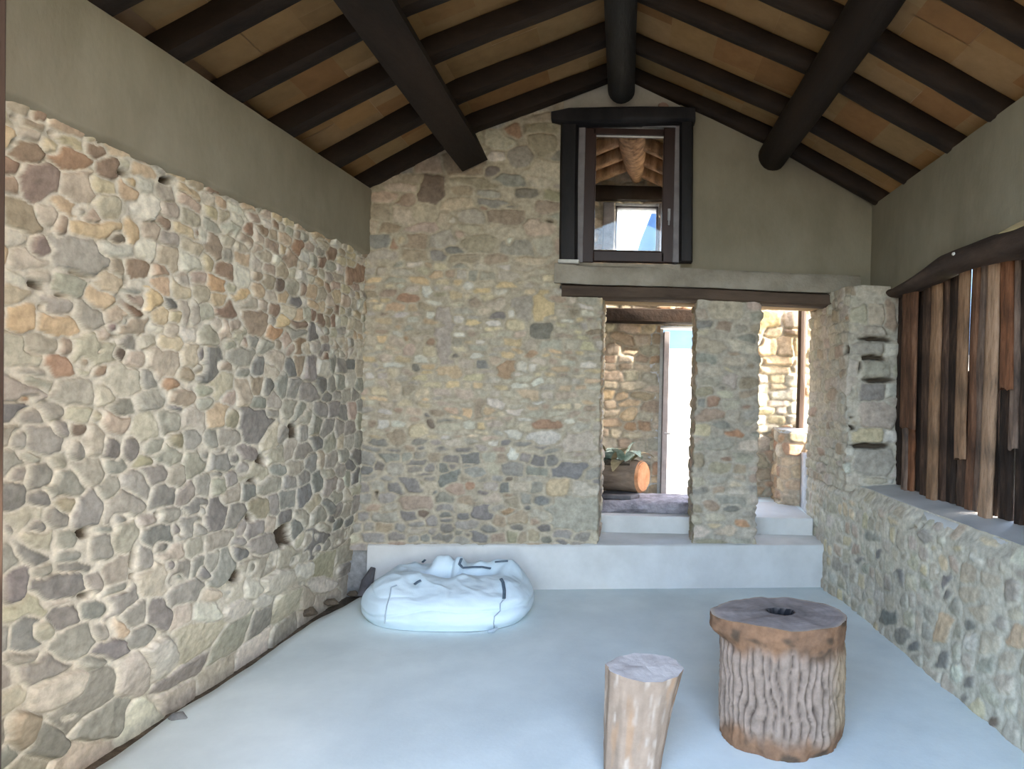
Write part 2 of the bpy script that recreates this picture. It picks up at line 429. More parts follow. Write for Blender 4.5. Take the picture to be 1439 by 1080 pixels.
LF = [(280,210,120,62,5,'gry3'),(60,220,58,70,'gry3'),(450,290,88,72,'gry'),(200,390,138,78,5,'gry3'),(500,430,80,32,'gry'),(560,520,130,32,2,'gry3'),(310,530,75,38,-30,'gry'),(400,670,170,78,-8,'gry3'),(700,620,60,68,-30,'gry'),(860,670,108,52,-15,'gry'),(750,350,62,78,'gry'),(770,240,78,26,'gry'),(880,130,68,52,'gry'),(910,270,70,95,25,'gry2'),(1100,170,75,45,'gry2'),(1065,470,65,105,'gry'),(1200,360,65,52,10,'gry3'),(1310,230,62,52,'gry3'),(1250,490,58,62,20,'gry3'),(1300,590,62,42,-10,'gry3'),(470,890,100,68,-10,'gry3'),(700,830,130,52,-15,'gry3'),(860,960,62,82,'och2'),(100,650,88,155,10,'gry3'),(420,765,140,26,-8,'gry2'),(700,990,68,66,20,'gry'),(1120,850,78,95,-25,'gry3'),(1380,110,35,38,'gry3'),(280,990,80,58,'gry2'),(980,450,18,85,12,HO),(970,570,22,16,HO),(1165,130,18,20,HO),(620,255,40,22,-30,HO),(620,715,40,9,HO)]
LD = [(225,520,80,72,15,'ora2'),(410,600,70,45,10,'och'),(280,740,60,72,-20,'brn'),(500,790,70,98,10,'brn2'),(30,740,45,98,'gry2'),(150,720,40,58,'gry2'),(215,260,60,105,'brn2'),(775,350,45,78,'brn2'),(690,545,28,58,'drkb'),(820,260,38,48,20,'rst'),(540,250,45,45,'pnk'),(700,800,45,50,'och'),(670,900,60,48,'ora2'),(140,920,85,60,'gry2'),(810,900,65,58,'gry'),(940,890,38,62,'gry3'),(540,470,45,35,'brn2'),(490,960,40,45,'gry'),(85,150,35,35,'brn'),(350,140,25,25,'brn'),(470,130,35,48,'brn'),(1010,350,38,48,'brn'),(1090,300,42,48,'brn'),(1280,460,80,68,'rst2'),(1380,500,48,78,'rst2')]
LE = [(90,40,45,58,'gry3'),(280,130,80,34,12,'brn2'),(420,165,48,42,'gry'),(525,150,48,74,'gry3'),(630,150,58,64,'buf'),(770,140,40,64,'gry3'),(90,145,38,44,'gry2'),(590,280,46,74,'gry3'),(160,310,74,40,'gry2'),(140,415,58,54,'gry2'),(430,310,68,88,'buf'),(310,350,68,54,'pnk'),(535,400,54,44,'gry'),(510,560,108,98,'gry3'),(330,530,58,58,'olv'),(180,660,54,64,'gry'),(310,650,88,54,'gry2'),(790,290,44,68,'gry'),(930,320,88,52,'gry'),(640,480,52,34,'gry'),(760,440,58,58,'gry2'),(880,520,50,54,'gry2'),(700,650,48,58,30,'gry'),(960,700,58,52,20,'gry3'),(455,780,58,48,'gry'),(350,830,48,44,'gry3'),(240,760,52,24,'gry2'),(120,790,52,58,'gry'),(230,940,58,38,'gry'),(330,960,44,78,'gry'),(440,900,58,48,'gry2'),(690,900,68,48,20,'gry'),(810,880,58,58,'gry2'),(640,1010,84,58,'gry2'),(1000,1010,48,68,'gry3'),(1300,800,48,48,'gry3'),(1370,710,58,38,'gry3'),(500,985,48,16,HO),(800,615,20,28,HO),(570,835,36,20,HO),(1380,325,58,10,HO)]
LH = [(220,220,80,102,25,'gry3'),(110,190,40,44,'gry'),(530,200,80,75,'olv'),(735,380,52,78,HO),(480,250,40,30,HO),(70,320,48,58,-20,'gry'),(380,420,64,34,-5,'gry'),(390,520,58,44,'gry3'),(560,470,98,78,-25,'gry'),(110,650,54,58,'gry3'),(230,640,62,128,25,'gry'),(860,250,68,54,'gry2'),(1040,330,68,58,'gry2'),(1070,170,48,54,'gry3'),(1200,620,78,58,'gry'),(640,720,140,85,-30,'lgt'),(420,780,100,70,-20,'lgt'),(690,900,120,90,-30,'buf2'),(100,960,90,70,'lgt'),(300,920,110,80,-15,'lgt'),(520,880,80,70,-15,'lgt'),(900,870,75,80,-20,'buf2'),(1000,740,80,70,-20,'lgt'),(150,830,90,50,'buf'),(850,640,80,60,'lgt'),(330,700,60,24,-40,HO)]
LG = [(230,330,230,85,-12,'gry'),(110,230,130,65,-5,'gry'),(400,480,180,130,-20,'buf2'),(750,180,110,75,-20,'gry3'),(640,255,130,45,-20,'gry'),(900,380,160,140,'buf2'),(1180,260,170,125,-25,'lgt'),(740,740,240,160,-25,'gry'),(1250,540,210,95,-25,'buf2'),(100,800,120,120,'brn2'),(300,870,150,140,'gry3'),(450,680,110,38,-20,'gry')]
rng = random.Random(4)
ex = []
for lst, x0, y0, s_, hm in ((LA,0,140,5.319,1),(LB,0,330,5.319,1),(LC,0,520,5.319,1),(LF,0,700,5.319,1),(LD,260,300,5.319,.9),(LE,260,490,5.319,.9),(LH,260,680,5.319,1.2),(LG,0,880,5.33,1.7)):
    ex += traced(lst, left_uv, x0, y0, s_, rng, hm)

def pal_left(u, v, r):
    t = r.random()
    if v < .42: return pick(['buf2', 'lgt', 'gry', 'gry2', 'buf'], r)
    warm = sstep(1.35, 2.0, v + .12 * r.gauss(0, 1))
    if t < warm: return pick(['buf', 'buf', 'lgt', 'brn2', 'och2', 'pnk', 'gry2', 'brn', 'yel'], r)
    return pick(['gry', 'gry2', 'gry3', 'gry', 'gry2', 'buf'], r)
ok = outside(ex, 1.22)
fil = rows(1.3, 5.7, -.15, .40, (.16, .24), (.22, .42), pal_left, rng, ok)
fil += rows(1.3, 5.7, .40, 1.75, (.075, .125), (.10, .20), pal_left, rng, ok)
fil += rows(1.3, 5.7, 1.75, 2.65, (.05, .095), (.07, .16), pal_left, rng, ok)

mb = MB()
pl = Path([(XL(1.3), 1.3), (XL(5.75), 5.75)], .0075)
# u on this path starts at 0 for depth 1.3
k_ = pl.len / 4.45
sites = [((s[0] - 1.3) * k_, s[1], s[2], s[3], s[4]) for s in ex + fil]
def base_left(U, V):
    d = U + 1.3
    f = foot(V) + .05 * np.exp(-((V - .32) / .22) ** 2) * (1 - sstep(4.2, 5.2, d)) + .02 * fbm(U * 1.3, V * 1.3, 0, 77, 2)
    return f
stone_panel(mb, pl, -.16, 2.57, .0075, sites, (.53, .50, .44), .015, warpbase=base_left, seed=3, joint=.0025, soft=.009, limit=1.5)
mb.prism([(XL(1.3) - .62, 1.3), (XL(1.3) - .17, 1.3), (XL(5.9) - .17, 5.9), (XL(5.9) - .62, 5.9)], -.3, 3.0)
wl = mb.build('wall_left', M['stone'], kind='structure', auto=False)
# rendered band above the stones
def plaster_panel(name, parent, P, mat=None):
    m = MB(); m.grid(P); return m.build(name, mat or M['plaster'], parent, auto=False)
u = np.linspace(1.3, 5.75, 180); t = np.linspace(0, 1, 26)
Uu, Tt = np.meshgrid(u, t, indexing='ij')
low = 2.525 + .022 * fbm(Uu * 3.2, 0 * Uu, 0, 5, 4) + .012 * fbm(Uu * 14, 0 * Uu, 0, 6, 3)
Z = low + (ZEL - .005 - low) * Tt
P = np.stack([XL(Uu) + .035 + .008 * fbm(Uu * 3, Z * 3, 0, 9, 3) - .05 * (Tt == 0), Uu, Z], -1)
plaster_panel('render_band', wl, P)

# ------------------------------------------------------------------ back wall, left part with the doorway jamb
def back_uv(px, py):
    rx, rz = ray(px, py)
    d = 5.60 / (1 - .10 * rx)
    return rx * d + 2.15, EYE + rz * d
BA = [(285,325,75,40,'rst'),(565,590,70,200,0,'gry2'),(460,440,30,30,'wht'),(670,465,50,35,'lgt'),(930,510,50,25,'wht'),(660,585,60,22,'wht'),(760,575,40,25,'brn2'),(940,440,75,28,'gry3'),(1290,550,75,55,'drk2'),(1300,370,70,100,'och'),(1140,380,70,90,'gry2'),(1070,430,25,35,'wht'),(800,360,55,45,'brn2'),(940,350,65,45,'buf'),(440,260,45,40,'lgt'),(730,215,45,30,'lgt'),(740,300,35,25,'yel'),(510,280,70,20,'olv'),(1020,735,60,30,'och'),(1030,850,70,70,'rst2'),(1140,830,55,40,'lgt'),(1220,830,45,30,'wht'),(1270,940,60,30,'wht'),(1100,880,55,25,'lgt'),(590,860,90,50,'och2'),(460,710,50,45,'yel'),(390,775,60,30,'lgt'),(290,690,45,50,'pnk'),(280,610,40,40,'rst2'),(465,640,40,30,'brn'),(350,840,32,35,'drk2'),(640,745,50,22,'drk2'),(170,880,40,35,'yel'),(310,1010,50,50,'brn2'),(180,970,50,55,'pnk'),(790,755,65,25,'lgt'),(850,800,60,35,'gry3'),(540,520,50,20,'rst'),(1250,40,140,35,'pnk'),(1210,130,60,30,'buf'),(1130,195,45,20,'yel'),(1090,270,60,35,'pnk'),(730,800,60,40,'buf'),(1090,510,60,40,'yel'),(840,540,35,25,'lgt'),(1210,740,50,30,'rst2'),(820,650,35,18,'wht'),(740,650,45,14,'och2')]
BB = [(350,95,28,24,'drk2'),(380,150,28,26,'drkb'),(300,195,55,35,'yel'),(600,85,55,35,'och'),(1085,155,90,28,'rst'),(700,205,60,18,'yel'),(880,215,50,35,'lgt'),(880,330,45,45,'wht'),(770,270,35,25,'lgt'),(1040,300,80,18,'gry3'),(1090,240,110,35,'lgt'),(1280,290,120,80,'buf'),(1240,440,115,45,'gry3'),(1290,340,110,30,'pnk'),(1170,540,70,50,'och2'),(1310,550,90,45,'buf2'),(1260,710,150,95,'gry2'),(1050,625,70,25,'gry3'),(295,390,80,32,'gry3'),(330,460,120,18,'drk2'),(410,420,18,35,'drk2'),(500,375,60,25,'gry3'),(500,415,40,20,'gry3'),(600,410,38,14,'gry3'),(490,480,80,45,-15,'gry3'),(270,520,90,45,'gry3'),(320,510,30,40,'olv'),(400,570,22,24,'gry3'),(280,640,100,42,'brn2'),(320,705,38,28,'drkb'),(470,705,36,22,'gry3'),(580,720,35,25,'gry3'),(480,745,45,16,'gry3'),(300,770,55,25,'gry'),(380,750,36,32,'gry'),(480,800,38,36,'gry3'),(380,815,32,28,'gry'),(540,825,34,22,'drk2'),(610,835,36,18,'drk2'),(615,525,28,30,'rst2'),(710,585,45,22,'drk2'),(655,620,30,20,'drk2'),(690,685,65,45,'gry3'),(850,495,32,20,'drkb'),(860,595,45,18,'brn'),(850,690,55,28,'rst'),(890,630,55,40,'olv'),(800,760,35,60,'brn2'),(870,840,40,40,'olv'),(900,790,40,22,'drk2'),(1075,790,45,24,'drk2'),(1010,745,38,24,'brn2'),(945,855,38,35,'brn2'),(1090,865,32,22,'drk2'),(1180,870,45,25,'gry3'),(970,665,22,22,'gry3'),(660,70,40,60,'brn2'),(740,70,60,25,'och2'),(160,230,50,45,'olv'),(480,140,80,18,'gry3'),(780,30,55,40,'lgt'),(40,600,14,40,HO),(60,400,30,50,'drk2')]
BC = [(1060,130,75,55,'rst'),(700,700,1,1,'gry'),(1050,695,95,20,'drk2'),(1200,590,100,40,'drk2'),(920,440,55,40,'drk2'),(450,560,90,120,'drkb'),(260,640,80,60,'brn2'),(610,800,40,25,'lgt'),(1050,960,35,45,'wht'),(620,1020,100,40,'gry3'),(1280,850,110,60,'pnk'),(1340,700,80,50,'brn2'),(1140,320,90,70,'gry'),(1300,220,90,90,'olv'),(950,310,60,40,'lgt'),(1350,805,60,10,HO),(670,910,60,40,'pnk'),(250,940,60,40,'yel'),(860,700,45,25,'brn'),(560,800,50,60,'buf'),(180,950,40,80,'rst2')]
rng = random.Random(9)
exb = traced(BA, back_uv, 520, 360, 5.319, rng, .9) + traced(BB, back_uv, 520, 560, 4.36, rng, 1.1) + traced(BC, back_uv, 520, 160, 5.319, rng, 1.0)
def pal_back(u, v, r):
    if v < 1.15: return pick(['gry3', 'gry', 'gry2', 'buf', 'gry', 'brn2'], r)
    if v > 2.5: return pick(['buf', 'gry', 'gry2', 'brn2', 'pnk', 'olv'], r)
    return pick(['buf', 'gry2', 'yel', 'buf2', 'lgt', 'och2', 'brn2', 'pnk', 'buf', 'och'], r)
okb = outside(exb, 1.25)
filb = rows(-.1, 2.7, .30, 1.15, (.05, .09), (.08, .18), pal_back, rng, okb)
filb += rows(-.1, 2.7, 1.15, 2.5, (.035, .075), (.07, .17), pal_back, rng, okb)
filb += rows(-.1, 2.7, 2.5, 4.1, (.08, .15), (.14, .30), pal_back, rng, okb)
mb = MB()
JX = -.205
pb = Path([(-2.15, DB(-2.15)), (JX, DB(JX)), (JX + .01, DB(JX) + .55)], .0085, smooth=.018)
def mask_back(x, y, z):
    return (z < roof(x) + .14) & ~((z > 2.33) & (x > -.53)) 
def rag(U, V):     # ragged jamb edge
    return .014 * fbm(V * 9, 0 * V, 0, 31, 3) * np.exp(-((U - 1.95) / .12) ** 2)
stone_panel(mb, pb, .30, 4.02, .0085, exb + filb, (.385, .345, .28), .014, mask=mask_back, warpbase=rag, seed=12, joint=.003, soft=.014, limit=1.3, mortar_var=.16)
for (x0, x1, z0, z1) in ((-2.6, JX - .06, -.2, 2.4), (-2.6, -.56, 2.4, 3.2)):
    mb.prism([(x0, DB(x0) + .07), (x1, DB(x1) + .07), (x1, DB(x1) + .55), (x0, DB(x0) + .55)], z0, z1)
# gable fill behind the stones
mb.add([(-2.4, 5.75, 3.2), (-.56, 5.75, 3.2), (-.56, 5.75, 3.78), (-1.2, 5.75, 3.5), (-2.4, 5.75, 2.9)], [(0, 1, 2, 3, 4)])
wb = mb.build('wall_back', M['stone'], kind='structure', auto=False)

# rendered gable right of the upper window, and the small field over it
def grid_xz(x0, x1, zlo, zhi, off, nx=90, nz=50, s=3):
    X, T = np.meshgrid(np.linspace(x0, x1, nx), np.linspace(0, 1, nz), indexing='ij')
    lo, hi = zlo(X), zhi(X)
    Zz = lo + (hi - lo) * T
    return np.stack([X, DB(X) + off - .007 * fbm(X * 3, Zz * 3, 0, s, 3), Zz], -1)
plaster_panel('render_panel', wb, grid_xz(.38, 2.1, lambda x: 2.45 + 0 * x, lambda x: roof(x) + .14, .0))
plaster_panel('gable_panel', wb, grid_xz(-.56, .50, lambda x: 3.70 + 0 * x, lambda x: roof(x) + .14, .02, s=5), M['plaster_pale'])
m = MB()
for cx, cz, r in ((843, 146, .030), (932, 149, .034), (822, 152, .03), (957, 156, .03)):
    x, y, z = at(cx, cz, DB(0) + .01)
    m.tube([(x, y + .02, z), (x, y - .012, z)], [(r * 1.3, r), (r, r * .7)], n=9, noise=.25, seed=int(cx))
m.build('pink_stones', attr_mat('x') if False else noise_mat('pink_stone', (.36, .24, .19), (.46, .33, .27), scale=12), wb)
m = MB()      # solid behind the rendered part
m.prism([(.45, DB(.45) + .02), (2.5, DB(2.5) + .02), (2.5, DB(2.5) + .5), (.45, DB(.45) + .5)], 2.4, 3.0)
m.add([(.45, 5.75, 3.0), (2.3, 5.9, 3.0), (2.3, 5.9, 3.05), (1.15, 5.8, 3.68), (.45, 5.75, 3.97)], [(0, 1, 2, 3, 4)])
m.build('rubble_core', M['plaster'], wb, smooth=False)

# pillar between the doorways
rng = random.Random(21)
PXA, PXB = .565, 1.055
def pil_uv(px, py):
    rx, rz = ray(px, py); d = 5.60 / (1 - .10 * rx)
    return rx * d - PXA, EYE + rz * d
LP = [(170,100,70,40,'buf'),(200,275,38,12,'brn2'),(165,410,26,14,'drk2'),(120,465,32,28,'rst2'),(245,490,30,12,'brn'),(205,590,42,26,'ora'),(175,700,32,15,'brn'),(200,795,45,16,'yel'),(195,888,36,18,'drk2'),(240,950,36,20,'ora'),(120,960,40,22,'och2'),(70,330,32,22,'buf'),(70,470,26,24,'gry'),(75,580,36,30,'yel'),(60,700,22,30,'olv'),(65,640,20,22,'gry2'),(260,560,26,22,'buf'),(180,335,30,16,'yel'),(270,320,30,18,'brn2'),(110,880,36,22,'brn2'),(200,330,30,12,'gry2'),(230,180,36,20,'gry2'),(140,200,36,16,'gry2'),(80,190,30,16,'buf')]
exp_ = traced(LP, pil_uv, 960, 400, 2.842, rng, .9)
pp = Path([(PXA, DB(PXA) + .01), (PXB, DB(PXB) + .01), (PXB, DB(PXB) + .5), (PXA, DB(PXA) + .5)], .0085, closed=True, smooth=.02)
def palp(u, v, r): return pick(['buf', 'gry2', 'gry', 'brn2', 'pnk', 'gry2', 'olv', 'buf2'], r)
okp = outside(exp_, 1.3)
filp = rows(-.05, pp.len, .30, 2.4, (.07, .11), (.12, .26), palp, rng, okp)
mb = MB()
def ragp(U, V):
    e = np.zeros_like(U)
    for uc, s_ in ((0, 61), (PXB - PXA, 67)):
        e += (.030 * fbm(V * 11, 0 * V, 0, s_, 3) + .006) * np.exp(-((U - uc) / .07) ** 2)
    e += (.030 * fbm(V * 11, 0 * V, 0, 61, 3) + .006) * np.exp(-((U - pp.len) / .07) ** 2)
    return e
stone_panel(mb, pp, .34, 2.30, .0085, exp_ + filp, (.375, .345, .30), .014, warpbase=ragp, seed=32, joint=.004, soft=.016, limit=1.15)
mb.build('pillar', M['stone'], kind='structure', auto=False, label='grey rubble stone pillar between the two doorways', cat='pillar')

# ledge over the doorways with its timber
m = MB()
X = np.linspace(-.575, 1.87, 120)
prof = [(.06, 2.30 + .075), (-.045, 2.375), (-.055, 2.40), (-.055, 2.50), (-.04, 2.522), (.06, 2.528)]
P = np.zeros((120, len(prof), 3))
for j, (dy, z) in enumerate(prof):
    P[:, j, 0] = X; P[:, j, 1] = DB(X) + dy + .010 * fbm(X * 4, 0 * X + j * .7, 0, 44, 3); P[:, j, 2] = z + .010 * fbm(X * 3, 0 * X + j, 1, 45, 3)
m.grid(P)
m.f.append(tuple(range(len(prof) - 1, -1, -1))); m.f.append(tuple(119 * len(prof) + j for j in range(len(prof))))
m.build('concrete_ledge', M['ledge'], label='long pale mortar ledge over the two doorways under the upper window', cat='ledge')
m = MB()
m.tube([(x, DB(x) + .10, 2.325 + .006 * math.sin(x * 3)) for x in np.linspace(-.53, 1.80, 16)], (.125, .052), n=20, power=7, noise=.05, seed=3, freq=5)
m.build('lintel_beam', M['lintel'], label='long brown timber beam under the pale ledge across both doorways', cat='beam')
m = MB()
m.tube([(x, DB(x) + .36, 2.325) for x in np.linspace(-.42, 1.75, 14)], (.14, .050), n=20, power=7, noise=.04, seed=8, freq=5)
m.build('lintel_beam', M['lintel_lit'], label='timber plank behind the brown beam, daylight on its underside painted as paler wood', cat='beam')

# low concrete step along the back wall
m = MB()
x0, x1 = -1.93, 1.72
def dbf(x): return DB(x) - .025
xs = np.linspace(x0, x1, 60)
prof = [(0, -.05), (0, .325), (.006, .34), (.022, .348), (.45, .352), (.45, -.05)]
P = np.zeros((60, len(prof), 3))
for j, (dy, z) in enumerate(prof):
    P[:, j, 0] = xs; P[:, j, 1] = dbf(xs) + dy + (.004 * fbm(xs * 3, 0 * xs + j, 0, 3, 3)); P[:, j, 2] = z + (.004 * fbm(xs * 4, 0 * xs, j, 4, 3) if z > 0 else 0)
m.grid(P)
m.f.append(tuple(range(len(prof) - 1, -1, -1))); m.f.append(tuple(59 * len(prof) + j for j in range(len(prof))))
m.build('concrete_step', M['step'], label='long low concrete step running along the foot of the back wall', cat='step')
m = MB().box(-.24, .60, 6.0, 6.9, .34, .495)
m.build('doorstep', M['step'], label='second concrete step inside the left doorway', cat='step', bevel=.012, smooth=False)
m = MB().box(1.0, 1.62, 6.06, 6.9, .34, .495)
m.build('doorstep', M['step'], label='second concrete step inside the right doorway', cat='step', bevel=.012, smooth=False)
m = MB(); 
X, Y = np.meshgrid(np.linspace(-.26, .6, 40), np.linspace(0, 1, 22), indexing='ij')
prof = np.array([(6.13, .497), (6.12, .53), (6.125, .56), (6.15, .588), (6.2, .594), (6.45, .597), (6.62, .592), (6.66, .50)])
P = np.zeros((40, 8, 3))
for j in range(8):
    P[:, j, 0] = X[:, 0]; P[:, j, 1] = prof[j, 0] + .022 * fbm(X[:, 0] * 9, X[:, 0] * 0 + j * .8, 0, 71, 3); P[:, j, 2] = prof[j, 1] + (.012 * fbm(X[:, 0] * 9, X[:, 0] * 0 + j * .9, 3, 72, 3) if 0 < j < 7 else 0)
m.grid(P); m.f.append(tuple(range(7, -1, -1))); m.f.append(tuple(39 * 8 + j for j in range(8)))
m.build('threshold_slab', M['slab'], label='rough dark threshold stone in the left doorway below the planter', cat='stone slab')

# ------------------------------------------------------------------ right wall
rng = random.Random(33)
def right_uv(px, py):
    rx, rz = ray(px, py)
    d = (1.827 + .0574 * 3.2) / (rx + .0574)
    return d, EYE + rz * d
LRR = [(500,400,60,30,'yel'),(400,870,42,90,-10,'gry3'),(770,920,38,85,'gry3'),(600,930,45,35,'drk2'),(255,640,28,50,'gry3'),(110,680,50,45,'gry'),(210,500,80,45,'gry'),(840,600,55,40,'yel'),(860,670,45,45,'lgt'),(670,590,45,35,'yel'),(450,650,50,35,'olv'),(1080,830,90,80,'buf'),(930,950,90,90,'buf'),(500,420,50,22,HO),(560,420,30,12,50,HO),(1000,580,150,9,24,HO),(1030,645,50,9,HO),(720,780,50,8,20,HO)]
LR2 = [(485,455,25,45,'gry3'),(320,460,28,50,'gry3'),(530,640,28,40,'gry2'),(480,620,40,55,'och2'),(570,600,28,40,'gry3'),(600,570,60,40,'buf'),(740,650,50,50,'och2'),(700,830,35,50,'buf'),(490,740,35,40,'gry3'),(590,820,25,28,'gry3'),(585,880,28,25,'drk2'),(680,960,35,25,'drkb'),(540,780,30,40,'lgt'),(640,680,40,55,'buf'),(580,680,35,45,'lgt'),(740,560,35,40,'buf'),(290,580,40,35,'gry3'),(390,690,30,30,'gry3'),(350,650,35,35,'gry'),(640,750,36,40,'gry2'),(700,740,36,40,'buf')]
exr = traced(LRR, right_uv, 1190, 660, 5.402, rng, .8) + traced(LR2, right_uv, 1140, 640, 2.572, rng, .8)
PTS = [(1.61, 6.3), (1.625, 5.62), (XRL(5.15), 5.15), (XRL(1.4), 1.4)]
pr = Path(PTS, .0085, smooth=.06)
L1, L2 = pr.L[1], pr.L[2]
def d2u(d): return L2 + (5.15 - d) * 1.0016 if d < 5.15 else (L1 + (5.62 - d) * (L2 - L1) / .47 if d < 5.62 else (6.3 - d))
exr = [(d2u(s[0]), s[1], np.stack([-s[2][:, 0], s[2][:, 1]], 1), s[3], s[4]) for s in exr]
def palr(u, v, r): return pick(['buf', 'gry2', 'buf2', 'yel', 'pnk', 'lgt', 'buf', 'buf2'], r)
okr = outside(exr, 1.2)
filr = rows(-.1, pr.len + .1, -.12, .95, (.07, .12), (.08, .17), palr, rng, okr)
mb = MB()
def base_r(U, V): return .03 * fbm(U * 1.6, V * 1.6, 0, 91, 3) - .055 * sstep(.78, .89, V) + .02 * (1 - sstep(0, .4, V))
stone_panel(mb, pr, -.12, .885, .0085, exr + filr, (.475, .45, .395), .010, warpbase=base_r, seed=52, joint=.006, soft=.022, limit=1.12, mortar_var=.2)
wr = mb.build('wall_right', M['stone'], kind='structure', auto=False)
# sill top
m = MB()
d = np.linspace(1.4, 5.45, 130); t = np.linspace(0, 1, 22)
Dd, Tt = np.meshgrid(d, t, indexing='ij')
xin = XRL(np.minimum(Dd, 5.15)) + .035 + .03 * fbm(Dd * 2.2, 0 * Dd, 0, 93, 3)
Xx = xin + (2.42 - xin) * Tt
Zz = .872 + .028 * np.minimum(1, Tt * 2.4) + .008 * fbm(Dd * 4, Xx * 4, 0, 94, 3) - .06 * (Tt == 0)
m.grid(np.stack([Xx, Dd, Zz], -1), flip=True)
m.prism([(XRL(1.4) + .12, 1.4), (XRL(5.5) + .12, 5.5), (2.42, 5.5), (2.42, 1.4)][::-1], -.2, .80)
m.build('window_sill', M['step'], wr, auto=False)
# pier at the far end of the opening and the wall running on into the passage
rng = random.Random(41)
PPT = [(2.2, 6.30), (1.62, 6.28), (1.655, 5.335), (2.42, 5.36)]
pr2 = Path(PPT, .0085, smooth=.03)
Lc = pr2.L[2]
def pier_uv(px, py):
    rx, rz = ray(px, py); d = 5.34
    return rx * d - 1.655 + Lc, EYE + rz * d
BLK = [(370,290,90,26,'buf'),(340,365,75,36,'gry2'),(390,465,85,42,'gry2'),(350,570,70,40,'gry'),(400,685,90,50,'buf'),(330,790,85,34,'yel'),(370,905,90,55,'gry2'),(390,1000,70,20,'buf'),(265,455,30,40,'buf2'),(270,570,24,42,'buf2'),(255,650,25,20,'gry2'),(260,715,26,26,'buf'),(250,860,25,28,'lgt'),(235,940,26,34,'lgt'),(450,570,28,40,'lgt'),(445,385,32,40,'lgt'),(440,790,30,30,'lgt'),(290,215,45,45,'buf'),(380,210,45,40,'buf'),(445,230,30,80,'brn2'),(445,1000,22,20,'lgt'),(220,215,20,16,'rst2'),(220,375,26,8,HO),(340,828,100,11,HO),(250,652,24,10,HO),(255,700,24,10,HO),(250,745,24,10,HO),(370,322,90,10,HO),(370,414,90,10,HO),(390,520,80,10,HO),(300,455,7,38,HO)]
exq = [(s[0], s[1], s[2], s[3], s[4]) for s in traced(BLK, pier_uv, 1120, 380, 3.375, rng, 1.0)]
def palq(u, v, r): return pick(['buf', 'buf2', 'buf', 'brn2'], r) if r.random() < .35 else jitter_col((.40, .365, .315), r, .06)
okq = outside(exq, 1.15)
filq = rows(-.1, Lc - .06, .8, 2.55, (.06, .11), (.10, .22), palq, rng, okq) + rows(Lc + .40, pr2.len + .1, .8, 2.55, (.10, .16), (.2, .34), palq, rng, okq)
mb = MB()
stone_panel(mb, pr2, .84, 2.375, .0085, exq + filq, (.42, .39, .34), .018, warpbase=lambda U, V: .018 * fbm(U * 2, V * 2, 0, 14, 3) - .05 * np.exp(-((U - Lc) / .05) ** 2) * (.6 + fbm(V * 7, 0 * V, 0, 18, 2)), seed=62, joint=.003, soft=.010, power=4.0, limit=1.35)
mb.prism([(1.72, 5.42), (2.42, 5.42), (2.42, 6.22), (1.72, 6.22)], -.2, 2.37)
mb.build('pier', M['stone'], wr, auto=False)
# upper rendered wall
d = np.linspace(1.3, 5.9, 150); t = np.linspace(0, 1, 24)
Dd, Tt = np.meshgrid(d, t, indexing='ij')
lo = 2.36 + .11 * sstep(4.6, 3.5, Dd) * 1
Zz = lo + (ZER - .005 - lo) * Tt
plaster_panel('render_band', wr, np.stack([XR - .008 * fbm(Dd * 3, Zz * 3, 0, 19, 3), Dd, Zz], -1)[:, ::-1])
m = MB().box(XR + .03, 2.42, 1.3, 6.3, 2.48, 3.0); m.build('wall_core', M['plaster'], wr, smooth=False)
m = MB().box(1.97, 2.42, 1.3, 3.36, .8, 2.6); m.build('near_light_block', M['plaster'], wr, smooth=False)  # unseen pier added and lengthened to keep the sun off the floor

# crooked log lintel over the plank screen
pts = [at(1226, 411, 5.62), at(1245, 411, 5.3), at(1275, 401, 4.95), at(1305, 389, 4.6), at(1335, 373, 4.32), at(1365, 358, 4.05), at(1395, 347, 3.82), at(1425, 342, 3.58)]
pts = [(1.98 + .035 * math.sin(i * 1.3), p[1], p[2]) for i, p in enumerate(pts)] + [(1.99, 3.25, 2.36), (1.99, 2.9, 2.34)]
rad = [(.05, .018), (.075, .037), (.09, .046), (.10, .052), (.105, .060), (.11, .068), (.115, .074), (.12, .075), (.12, .075), (.12, .07)]
m = MB(); m.tube(pts, rad, n=18, noise=.16, seed=5, freq=4, sub=4)
lg = m.build('log_lintel', M['log'], label='crooked dark brown log lying over the upright plank screen', cat='log')
m = MB(); q = at(1352, 358, 4.1); m.tube([(1.872, q[1], q[2] + .004), (1.862, q[1], q[2] + .004)], [(.014, .012), (.009, .008)], n=8, up=(0, 0, 1))
m.build('pale_knot', M['whiteblock'], lg, label='small pale spot on the log')

# ------------------------------------------------------------------ plank screen
rng = random.Random(55)
def pl_x(d): return 2.01 + (5.35 - d) * .056
def screen(px, off=0.0):
    rx, _ = ray(px, 560)
    d = (2.01 + off + 5.35 * .056) / (rx + .056)
    return d
